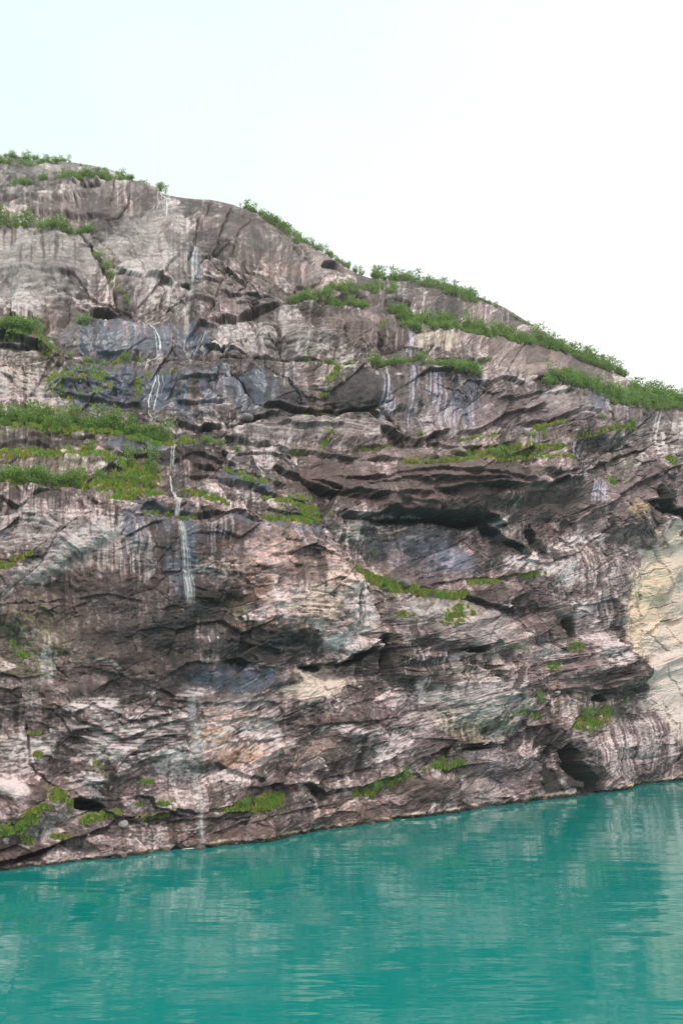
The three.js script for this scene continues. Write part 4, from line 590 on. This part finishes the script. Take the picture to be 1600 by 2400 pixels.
grove(S, 24, [22, 32], [[680, 712], [760, 708], [860, 730]], 12, 'bush on the ledge right of the black slot at mid-mountain', 'bushes right of the black slot'); grove(B, 18, [22, 32], [[720, 698], [800, 692], [925, 702]], 10, 'birch on the upper of the two middle ledges', 'birches on the upper middle ledge');
grove(B, 62, [24, 38], [[912, 738], [1000, 752], [1100, 776], [1200, 800], [1262, 818]], 12, 'birch in the long thicket climbing below the right skyline', 'long climbing thicket on the right'); grove(S, 10, [20, 30], [[930, 774], [985, 772], [1055, 776]], 6, 'round bush on the small ledge under the long right thicket', 'bushes under the long right thicket');
grove(B, 40, [20, 34], [[1262, 818], [1350, 855], [1465, 885]], 10, 'birch in the skyline thicket above the smooth mauve slabs', 'skyline thicket on the right'); grove(B, 64, [26, 38], [[1270, 904], [1350, 912], [1440, 945], [1520, 962], [1640, 975]], 18, 'birch in the lowest thicket by the right edge', 'lowest right thicket'); grove(B, 26, [24, 34], [[1480, 925], [1560, 945], [1660, 970]], 6, 'birch on the skyline at the right edge of the picture', 'right edge skyline birches');
grove(S, 9, [18, 30], [[712, 846], [770, 854], [815, 860]], 5, 'bush on the ledge under the fluted grey slab', 'bushes under the fluted slab'); grove(B, 2, [34, 40], [[722, 846], [728, 846]], 2, 'slim taller birch on the ledge under the fluted grey slab', 'slim birches under the fluted slab');
grove(S, 26, [24, 42], [[872, 864], [960, 862], [1060, 866], [1125, 884]], 6, 'thick bush on the ledge under the cream slabs right of centre', 'bushes under the cream slabs'); grove(S, 3, [14, 22], [[1130, 850], [1150, 842]], 4, 'small bush by the rounded boulder right of the ledge thicket', 'small bushes by the rounded outcrop');
grove(B, 50, [34, 62], [[-20, 1008], [100, 1002], [200, 1008], [300, 1020], [380, 1032]], 16, 'slender birch in the dense ledge row left of the waterfall', 'dense birch row left of the waterfall'); grove(B, 1, [70, 72], [[392, 1030]], 0, 'lone tall thin birch at the lip where the main waterfall begins'); grove(S, 16, [14, 24], [[0, 1006], [200, 1012], [380, 1036]], 4, 'low bush at the feet of the dense birch row', 'low bushes before the dense birch row');
grove(S, 22, [24, 40], [[-20, 1128], [60, 1128], [190, 1136]], 16, 'leafy bush on the grassy terrace at the left edge', 'bushes on the left grassy terrace'); grove(S, 10, [18, 30], [[190, 1130], [280, 1130], [360, 1130]], 26, 'small bush on the grassy terrace beside the waterfall', 'small bushes on the terrace by the waterfall');
grove(B, 1, [42, 44], [[214, 1064]], 0, 'young birch alone on the middle of the upper terrace band'); grove(B, 2, [44, 52], [[272, 1082], [300, 1092]], 0, 'young birch between the terrace grass and the dark band', 'two young terrace birches'); grove(B, 1, [56, 60], [[350, 1096]], 0, 'taller young birch on the terrace nearest to the waterfall');
grove(S, 3, [22, 30], [[690, 1056], [715, 1056]], 2, 'small bush on the banded ledge in the middle of the cliff', 'small bushes on the middle banded ledge'); grove(S, 4, [20, 28], [[480, 1040], [518, 1040]], 3, 'bush on the ledge just right of the start of the main waterfall', 'bushes right of the main waterfall head'); grove(S, 2, [12, 18], [[555, 1056], [570, 1056]], 2, 'tiny bush on the stepped ledge right of the main waterfall', 'tiny bushes on the stepped ledge');
grove(S, 4, [26, 40], [[1150, 1078], [1195, 1078]], 4, 'rounded bush on the bright grassy ledge above the long cave', 'bushes on the grassy ledge above the cave'); grove(S, 6, [14, 24], [[1100, 1070], [1240, 1070], [1290, 1068]], 6, 'small bush along the bright grassy ledge at the right', 'small bushes on the right grassy ledge'); grove(S, 3, [16, 22], [[1215, 1040], [1270, 1030]], 6, 'bush on the step above the right grassy ledge', 'bushes on the step above'); grove(S, 2, [16, 20], [[975, 1030], [990, 1032]], 2, 'bush beside the dark block at the foot of the lavender wall', 'bushes at the foot of the lavender wall'); grove(S, 2, [16, 22], [[1480, 995], [1490, 1000]], 2, 'dark bush on the slabs under the lowest right thicket', 'bushes on the slabs under the thicket'); grove(S, 2, [12, 18], [[1405, 985], [1415, 985]], 2, 'small bush tucked above the ledge at the right', 'small bushes above the right ledge');
grove(S, 2, [34, 46], [[1240, 1640], [1256, 1646]], 2, 'dark green bush in the cleft right of the rounded boulder', 'bushes in the right cleft'); grove(S, 5, [16, 26], [[1370, 1690], [1430, 1670]], 14, 'bush below the small square hole at the lower right', 'bushes below the square hole'); grove(S, 2, [16, 22], [[1335, 1520], [1350, 1516]], 2, 'bush beside the narrow black cleft on the right', 'bushes beside the black cleft'); grove(S, 2, [14, 20], [[1205, 1660], [1220, 1655]], 2, 'low bush on the rocks left of the right cleft', 'low bushes left of the cleft'); grove(S, 2, [14, 18], [[1470, 1650], [1476, 1640]], 2, 'bush at the foot of the pale scar', 'bushes at the foot of the scar');
grove(S, 12, [20, 32], [[862, 1864], [900, 1840], [960, 1816]], 8, 'ferny bush along the dark overhang above the shore', 'ferny bushes above the shore'); grove(S, 6, [16, 24], [[990, 1808], [1040, 1796], [1085, 1796]], 6, 'ferny bush at the right end of the shore overhang', 'ferny bushes at the end of the overhang'); grove(S, 3, [20, 34], [[560, 1890], [575, 1880]], 4, 'dark bush in the mossy hollow above the shore', 'dark bushes in the mossy hollow');
grove(S, 2, [12, 18], [[320, 1060], [345, 1066]], 4, 'thin bush hanging on the dark band above the terrace', 'thin bushes on the dark band'); grove(S, 1, [18, 20], [[902, 1290]], 0, 'small upright bush on the wall left under the long cave');

PLANTS.sort((p, q) => q.h - p.h); const nMain = PLANTS.length; PLANTS.push(...FILL);
const far = [];
PLANTS.forEach((p, i) => {
  const s = surf(p.a, p.b), h = p.h * s.m, v = Math.floor(rnd() * proto[p.kind].length), wide = p.kind === 'birch' ? 0.95 + 0.35 * rnd() : 0.9 + 0.3 * rnd(), turn = rnd() * 6.283;
  s.p.addScaledVector(s.out, 0.04 * h);
  if (i < nMain && (i < 340 || p.h > 30)) {
    const o = proto[p.kind][v].clone(); o.name = numbered(p.kind === 'birch' ? 'birch_tree' : 'shrub'); o.position.copy(s.p); o.scale.set(h * wide, h, h * wide); o.rotation.y = turn;
    tag(o, p.label, p.kind === 'birch' ? 'tree' : 'bush', p.group); scene.add(o);
  } else far.push({ p, s, h, v, wide, turn });
});
const M4 = new THREE.Matrix4(), QT = new THREE.Quaternion(), UPV = new THREE.Vector3(0, 1, 0);
{ // the smallest plants, past those one can pick apart, by kind
  for (const kind of ['birch', 'shrub']) {
    const all = far.filter((f) => f.p.kind === kind); if (!all.length) continue;
    const root = new THREE.Group(); root.name = kind === 'birch' ? 'distant_birches' : 'distant_bushes';
    KINDS[kind].forEach((v, n) => {
      const list = all.filter((f) => f.v === n); if (!list.length) return;
      for (const [geo, mat, nm] of [[v.leaves, leafMat, 'foliage'], [v.wood, barkMat, 'stem']]) {
        const im = shade(new THREE.InstancedMesh(geo, mat, list.length)); im.name = nm; im.userData.kind = 'stuff';
        list.forEach((f, q) => im.setMatrixAt(q, M4.compose(f.s.p, QT.setFromAxisAngle(UPV, f.turn), new THREE.Vector3(f.h * f.wide, f.h, f.h * f.wide)))); root.add(im);
      }
    });
    tag(root, kind === 'birch' ? 'smallest distant birches scattered on the ridges and skyline' : 'smallest low bushes scattered on ledges of the whole cliff', kind === 'birch' ? 'trees' : 'bushes', null, 'stuff'); scene.add(root);
  }
}
// grass: tufts of blades on the ledges
const tuft = (() => {
  const R = mulberry(9), pos = [], col = [];
  for (let i = 0; i < 11; i++) { const t = R() * 6.283, r = 0.25 * R(), x = Math.cos(t) * r, z = Math.sin(t) * r, h = 0.5 + 0.6 * R(), q = R() * 6.283, w = 0.09, lx = (R() - 0.5) * 0.7, lz = (R() - 0.5) * 0.7; pos.push(x - Math.cos(q) * w, -0.1, z - Math.sin(q) * w, x + Math.cos(q) * w, -0.1, z + Math.sin(q) * w, x + lx, h, z + lz); const l = 0.7 + 0.6 * R(), y = R(); for (let k = 0; k < 3; k++) col.push((0.29 + 0.15 * y) * l, (0.48 + 0.03 * y) * l, 0.075 * l); }
  const g = new THREE.BufferGeometry(); g.setAttribute('position', new THREE.Float32BufferAttribute(pos, 3)); g.setAttribute('color', new THREE.Float32BufferAttribute(col, 3)); g.computeVertexNormals(); return g;
})();
const tint = new THREE.Color();
function grass(label, n, size, ...patches) {   // patches: [a, b, ra, rb, turn]
  const im = shade(new THREE.InstancedMesh(tuft, grassMat, n)), R = mulberry(n * 7 + Math.round(patches[0][0])), area = patches.map((p) => p[2] * p[3]), sum = area.reduce((x, y) => x + y); let c = 0;
  for (let guard = 0; c < n && guard < n * 12; guard++) {
    let t = R() * sum, q = 0; while (t > area[q] && q < area.length - 1) t -= area[q++];
    const [a, b, ra, rb, rot = 0] = patches[q], th = R() * 6.283, rr = Math.sqrt(R()), x = Math.cos(th) * rr * ra, y = Math.sin(th) * rr * rb, A = a + x * Math.cos(rot) - y * Math.sin(rot), Bq = b + x * Math.sin(rot) + y * Math.cos(rot);
    if (gn(A / 17 + b, Bq / 9 + a) + 0.5 * gn(A / 6, Bq / 5) < -0.02) continue;
    const s = surf(A, Bq), h = size * s.m * (0.6 + 0.8 * R());
    if (s.n[1] < -0.15 && R() < 0.8) continue;
    const q2 = gn(A / 26, Bq / 14 + 3), q3 = gn(A / 8 + 5, Bq / 7); tint.setRGB(0.78 + 0.35 * q2 + 0.25 * q3, 0.74 + 0.28 * q3 - 0.05 * q2, 0.8 + 0.3 * q3); im.setColorAt(c, tint);
    im.setMatrixAt(c++, M4.compose(s.p, QT.setFromAxisAngle(UPV, R() * 6.283), new THREE.Vector3(h * 1.3, h, h * 1.3)));
  }
  im.count = c; im.name = numbered('grass'); tag(im, label, 'grass', null, 'stuff'); scene.add(im);
}
grass('bright grass strip at the feet of the dense birch row left of the waterfall', 2600, 7, [60, 1006, 80, 6], [200, 1016, 120, 7, 0.06], [330, 1032, 90, 7, 0.15], [430, 1032, 30, 6]);
grass('broad bright grass and moss on the left terrace above the main wall', 6500, 7, [60, 1128, 120, 12], [230, 1140, 110, 14, 0.15], [320, 1118, 60, 32], [285, 1170, 28, 12], [340, 1160, 46, 8], [100, 1060, 130, 12, -0.05], [200, 1070, 130, 6, 0.05], [280, 1092, 60, 8, 0.2]);
grass('thin grass and moss between the smooth slabs right of the main waterfall', 1600, 6, [480, 1170, 60, 7, 0.25], [600, 1126, 40, 5], [560, 1110, 40, 5], [370, 1205, 40, 5], [650, 1170, 30, 5, 0.3], [700, 1165, 40, 6], [440, 1215, 24, 7]);
grass('moss hanging over the rounded slab edge above the buttress', 1700, 6, [725, 1205, 26, 26], [690, 1180, 40, 8, 0.4], [680, 1220, 60, 8, 0.15]);
grass('bright grassy ledge on the right above the long cave', 3200, 7, [1020, 1090, 90, 6, -0.05], [1160, 1078, 110, 7, -0.05], [1290, 1080, 50, 5], [1150, 1060, 60, 8], [1250, 1056, 60, 8]);
grass('narrow grass strip on the step above the right grassy ledge', 900, 6, [1130, 1022, 50, 4, -0.2], [1300, 992, 30, 4, -0.2], [1260, 1010, 20, 6]);
grass('grass strips on the far right slabs under the lowest thicket', 1100, 6, [1400, 1014, 60, 4, -0.2], [1470, 1000, 30, 6], [1440, 1125, 12, 8], [1570, 1080, 16, 8]);
grass('grass running down the slope under the long cave to the pale slab', 3200, 7, [850, 1328, 30, 7, 0.3], [910, 1358, 50, 14, 0.4], [1000, 1392, 50, 8, 0.15], [1060, 1396, 36, 8], [960, 1378, 30, 10]);
grass('grass tufts on the pale slab below the sloping meadow strip', 900, 6, [1060, 1440, 34, 10], [1040, 1460, 20, 8], [950, 1440, 20, 6], [1075, 1425, 12, 6]);
grass('bright grass tongue left of the white rock under the black hole', 900, 7, [1230, 1350, 46, 5, -0.12], [1130, 1366, 40, 3]);
grass('small tufts on the ledge edges at the lower right', 1300, 6, [1340, 1518, 18, 8], [1300, 1560, 18, 10], [1210, 1520, 30, 4, 0.3], [1390, 1695, 50, 16, -0.2], [1430, 1668, 20, 10], [1210, 1670, 30, 6], [1250, 1680, 16, 6]);
grass('green fringe under the dark overhang above the shore', 1800, 7, [900, 1840, 70, 10, -0.35], [1050, 1796, 44, 8, -0.1], [870, 1862, 20, 8]);
grass('mossy hollow above the shore below the folded rock', 2200, 7, [600, 1888, 60, 14, -0.1], [540, 1896, 30, 6], [640, 1870, 26, 8]);
grass('yellow green moss strip in the dark shore overhang left of the spray', 800, 5, [365, 1917, 44, 5, -0.1], [345, 1832, 18, 6], [340, 1885, 16, 5], [382, 1884, 12, 6]);
grass('grass growing in the cracks of the lower left boulder slope', 2600, 7, [30, 1942, 50, 12, -0.3], [75, 1908, 40, 9, -0.4], [125, 1868, 22, 14], [160, 1888, 16, 7, 0.6], [225, 1918, 36, 8, -0.3], [60, 1966, 20, 8, 0.4], [140, 1962, 22, 5], [270, 1910, 12, 8]);
grass('tiny tufts on the brown wall at the left edge', 500, 6, [55, 1535, 14, 7], [32, 1508, 8, 6], [82, 1718, 16, 6], [90, 1770, 12, 5], [230, 1796, 14, 6, 0.5]);
grass('grass patch at the left edge on the pale oblique slab', 900, 7, [0, 1326, 30, 8], [52, 1306, 22, 4, -0.2]);
grass('moss and ferns on the wet dark tier around the upper cascade', 600, 6, [130, 900, 26, 30], [200, 880, 60, 20], [165, 930, 40, 8], [250, 905, 20, 14], [325, 905, 14, 24], [345, 875, 18, 6], [390, 880, 24, 6, 0.2], [245, 850, 50, 6], [225, 920, 14, 10]);
grass('green crack line through the dark slabs in the middle of the cliff', 700, 6, [775, 885, 8, 22, 0.5], [750, 930, 22, 5, -0.2], [735, 970, 30, 4, -0.2], [762, 1035, 6, 18, 0.4], [880, 1046, 50, 3, -0.1], [890, 770, 20, 3, -0.6]);
grass('grass on the left edge ledge above the black recess', 900, 6, [20, 784, 70, 5, 0.1], [110, 818, 20, 10, 0.6]);

// ------------------------------------------------------------------ waterfalls
const fallMat = new THREE.MeshStandardMaterial({ name: 'falling_water', color: new THREE.Color().setRGB(0.86, 0.88, 0.90), roughness: 0.35, vertexColors: true, transparent: true, side: THREE.DoubleSide });
function ribbon(pts, w0, w1, alpha, seed, lift = 0.22) {
  const R = mulberry(seed), pos = [], col = [], idx = [], n = pts.length, path = [];
  for (let i = 0; i < n - 1; i++) { const L = Math.max(2, Math.round(Math.hypot(pts[i + 1][0] - pts[i][0], pts[i + 1][1] - pts[i][1]) / 3)); for (let q = 0; q < L; q++) path.push([lerp(pts[i][0], pts[i + 1][0], q / L), lerp(pts[i][1], pts[i + 1][1], q / L)]); }
  path.push(pts[n - 1]);
  let smoothOut = null;
  path.forEach(([a, b], i) => {
    const t = i / (path.length - 1), j = 1.0 * gn(i * 0.22 + seed, seed * 0.3) + 0.5 * gn(i * 0.9, seed), s = surf(a + j, b), side = new THREE.Vector3(s.out.z, 0, -s.out.x).normalize();
    const ring = [0, 1, 2, 3, 4].map((q) => surf(a + j + (q - 2) * 1.2, b).p); let push = 0; for (const p of ring) push = Math.max(push, p.clone().sub(s.p).dot(s.out));
    let p = s.p.clone().addScaledVector(s.out, lift + push * 0.8);
    if (smoothOut) { const drop = p.clone().sub(smoothOut); const back = drop.dot(s.out); if (back < -0.12) p.addScaledVector(s.out, -back - 0.12); }   // water leaves an edge and falls before it meets the rock again
    smoothOut = p;
    const w = lerp(w0, w1, t) * s.m * 0.5 * (0.8 + 0.5 * gn(i * 0.35, seed + 4));
    const al = 0.64 * alpha * (0.72 + 0.55 * gn(i * 0.31 + 9, seed)) * sm(0, 0.04, t) * sm(1, 0.86, t);
    for (const q of [-1, -0.35, 0.35, 1]) { const e = p.clone().addScaledVector(side, q * w).addScaledVector(s.out, 0.12 * w * (1 - q * q)); pos.push(e.x, e.y, e.z); col.push(1, 1, 1, Math.max(0, Math.min(1, Math.abs(q) > 0.9 ? 0 : al))); }
    if (i) for (let q = 0; q < 3; q++) { const k = (i - 1) * 4 + q; idx.push(k, k + 1, k + 5, k, k + 5, k + 4); }
  });
  const g = new THREE.BufferGeometry(); g.setAttribute('position', new THREE.Float32BufferAttribute(pos, 3)); g.setAttribute('color', new THREE.Float32BufferAttribute(col, 4)); g.setIndex(idx); g.computeVertexNormals(); return g;
}
function waterfall(label, strands) {
  const o = new THREE.Group(); o.name = numbered('waterfall'); const s0 = surf(...strands[0][0][0]).p; o.position.copy(s0);
  strands.forEach(([pts, w0, w1, alpha, nm = 'strand', lift], i) => { const g = ribbon(pts, w0, w1, alpha, 31 + i * 7 + pts[0][0], lift); g.translate(-s0.x, -s0.y, -s0.z); const m = shade(new THREE.Mesh(g, fallMat)); m.name = nm; o.add(m); });
  tag(o, label, 'waterfall'); scene.add(o);
}
waterfall('highest lacy cascade spilling over the skyline at the top of the mountain', [[[[376, 458], [378, 470], [390, 482], [392, 500], [390, 524]], 5, 6, 1.3], [[[372, 460], [368, 478], [374, 492], [366, 506]], 4, 5, 0.6], [[[380, 456], [378, 480], [384, 512]], 3, 4, 0.5], [[[360, 470], [395, 474], [408, 466]], 3, 3, 0.6], [[[345, 508], [372, 500], [400, 494]], 2, 4, 0.55], [[[406, 462], [402, 486], [404, 520]], 3, 4, 0.4], [[[378, 462], [384, 520]], 30, 34, 0.16, 'water_film']]);
waterfall('thin veil dropping beside the brown cleft below the highest cascade', [[[[458, 572], [454, 600], [452, 640], [452, 668]], 6, 11, 0.85], [[[462, 574], [462, 620], [460, 650]], 5, 8, 0.5], [[[452, 668], [448, 690], [436, 706]], 16, 26, 0.35, 'spray'], [[[462, 576], [458, 640]], 20, 24, 0.22, 'water_film'], [[[448, 700], [440, 740], [434, 790]], 14, 22, 0.22, 'spray']]);
waterfall('cascade curving down the blue grey wet dome', [[[[338, 746], [352, 762], [364, 784], [370, 806], [374, 832]], 5, 7, 1.35], [[[352, 764], [360, 790], [362, 815], [366, 832]], 3, 5, 0.7], [[[374, 832], [362, 842], [346, 848], [341, 866]], 5, 5, 0.9]]);
waterfall('split cascade spreading into threads on the dark wet tier', [[[[368, 878], [362, 900], [354, 930], [352, 955]], 5, 6, 1.3], [[[370, 878], [372, 905], [368, 935], [362, 960]], 4, 5, 1.2], [[[374, 878], [382, 905], [378, 930]], 3, 3, 0.5], [[[364, 880], [358, 905], [360, 940]], 2.5, 3, 0.6], [[[352, 955], [350, 965], [360, 978]], 6, 6, 0.6], [[[370, 880], [368, 940]], 22, 30, 0.13, 'water_film']]);
waterfall('white water sliding through the rubble right of the wet dome', [[[[434, 790], [432, 806], [444, 822]], 6, 9, 0.5], [[[484, 775], [474, 795], [456, 812]], 5, 6, 0.45], [[[474, 780], [462, 800], [450, 818]], 4, 5, 0.4]]);
waterfall('main waterfall running from the birch ledge down the middle of the wall', [[[[410, 1034], [408, 1060], [404, 1100]], 5, 9, 0.55], [[[404, 1036], [402, 1064], [398, 1104]], 4, 8, 0.4], [[[398, 1116], [402, 1140], [402, 1158]], 7, 6, 1.0], [[[402, 1158], [408, 1186], [412, 1216]], 8, 12, 0.95], [[[406, 1158], [412, 1190], [416, 1216]], 5, 8, 0.7], [[[416, 1222], [424, 1260], [428, 1320], [434, 1380], [432, 1424]], 7, 7, 0.75], [[[420, 1222], [430, 1270], [440, 1340], [444, 1420]], 5, 6, 0.6], [[[412, 1222], [420, 1270], [426, 1340], [428, 1420]], 4, 5, 0.35], [[[422, 1226], [438, 1290], [450, 1360], [450, 1424]], 4, 5, 0.35], [[[426, 1290], [436, 1360], [438, 1430]], 3, 5, 0.4], [[[420, 1226], [434, 1330], [438, 1430]], 24, 36, 0.34, 'water_film'], [[[384, 1340], [430, 1332], [462, 1344]], 3, 3, 0.5]]);
waterfall('faint veil of spray drifting down the lower wall to the shore', [[[[446, 1600], [452, 1700], [460, 1800], [466, 1900], [470, 1976]], 40, 30, 0.17, 'spray'], [[[450, 1640], [456, 1720], [464, 1820], [470, 1900], [472, 1980]], 14, 14, 0.24, 'spray'], [[[444, 1650], [450, 1760], [458, 1860]], 20, 24, 0.16, 'spray'], [[[430, 1600], [446, 1640], [440, 1680]], 30, 40, 0.18, 'spray'], [[[468, 1900], [470, 1976]], 10, 12, 0.4]]);
waterfall('short white trickle on the stepped ledge right of the main waterfall', [[[[606, 1088], [616, 1098], [626, 1106]], 4, 5, 0.85], [[[614, 1094], [620, 1120]], 3, 4, 0.5]]);
{ // foam where the falls reach the fjord
  const foam = (label, x, y, rx, rz) => {
    const d = shoreDepth(x, y), c = at(x, y, d), g = new THREE.CircleGeometry(1, 28), p = g.attributes.position; g.rotateX(-Math.PI / 2);
    for (let i = 1; i < p.count; i++) { const k = 0.65 + 0.5 * gn(i * 0.8, x); p.setXYZ(i, p.getX(i) * rx * k, 0, p.getZ(i) * rz * k); } p.setY(0, 0.05);
    const m = shade(new THREE.Mesh(g, new THREE.MeshStandardMaterial({ name: 'foam', color: new THREE.Color().setRGB(0.75, 0.78, 0.78), roughness: 0.8 }))); m.position.set(c[0], 0.07, c[2]); m.rotation.y = 0.55; m.name = numbered('foam'); tag(m, label, 'foam', null, 'stuff'); scene.add(m);
  };
  foam('white foam streak where the spray veil meets the fjord', 444, 1990, 1.6, 0.35); foam('small white foam streak at the shore right of centre', 944, 1923, 0.9, 0.22);
}
// ------------------------------------------------------------------ loose blocks
function boulder(label, a, b, w, h, seed, tint, group) {
  const g0 = new THREE.IcosahedronGeometry(1, 4); g0.deleteAttribute('normal'); g0.deleteAttribute('uv'); const g = mergeVertices(g0), p = g.attributes.position, v = new THREE.Vector3(), R = mulberry(seed), planes = [...Array(11)].map(() => [new THREE.Vector3(R() - 0.5, R() - 0.5, R() - 0.5).normalize(), 0.62 + 0.22 * R()]);
  const s = surf(a, b); for (let i = 0; i < p.count; i++) { v.fromBufferAttribute(p, i); for (const [n, d] of planes) { const e = v.dot(n) - d; if (e > 0) v.addScaledVector(n, -e); } v.multiplyScalar(1 + 0.04 * gn(v.x * 4 + seed, v.y * 4 + v.z * 3)); p.setXYZ(i, v.x * w * s.m * 0.6, v.y * h * s.m * 0.6, v.z * w * s.m * 0.5); }
  g.computeVertexNormals(); const m = shade(new THREE.Mesh(g, new THREE.MeshStandardMaterial({ name: 'loose_block', color: new THREE.Color().setRGB(...tint), roughness: 0.85 }))); m.position.copy(s.p); m.rotation.y = R() * 3; m.name = numbered('boulder'); tag(m, label, 'boulder', group); scene.add(m);
}
boulder('pale angular block wedged on the ledge left of the banded slab', 576, 976, 38, 18, 3, [0.24, 0.22, 0.21]); boulder('pale square block at the left end of the right grassy ledge', 1072, 1060, 40, 20, 5, [0.26, 0.23, 0.2]); boulder('small upright stone on the edge above the fluted slab', 742, 708, 16, 22, 8, C.grey); boulder('white rounded block on the dark shore ledge left of the spray', 292, 1932, 20, 16, 12, [0.30, 0.28, 0.26]); boulder('pale oval stone in the dark wall right of the green crack line', 796, 898, 8, 14, 15, [0.26, 0.24, 0.22]); boulder('grey boulder in the sloping grass under the long cave', 962, 1364, 44, 26, 21, [0.22, 0.2, 0.19]);

{ // half drowned rocks along the waterline
  const R = mulberry(63); for (let i = 0; i < 26; i++) { const a = 20 + i * 52 + 34 * R(), w = 8 + 16 * R() * R(); boulder('small wet rock breaking the water along the foot of the cliff', a, along(netW, a) - 1, w, w * (0.4 + 0.3 * R()), 300 + i, R() < 0.7 ? [0.05, 0.042, 0.038] : [0.12, 0.09, 0.075], 'wet rocks along the waterline'); }
}
const renderer = new THREE.WebGLRenderer({ antialias: true });
renderer.toneMapping = THREE.LinearToneMapping; renderer.toneMappingExposure = EXPOSURE; renderer.shadowMap.enabled = true; renderer.shadowMap.type = THREE.PCFSoftShadowMap;
renderer.render(scene, camera);
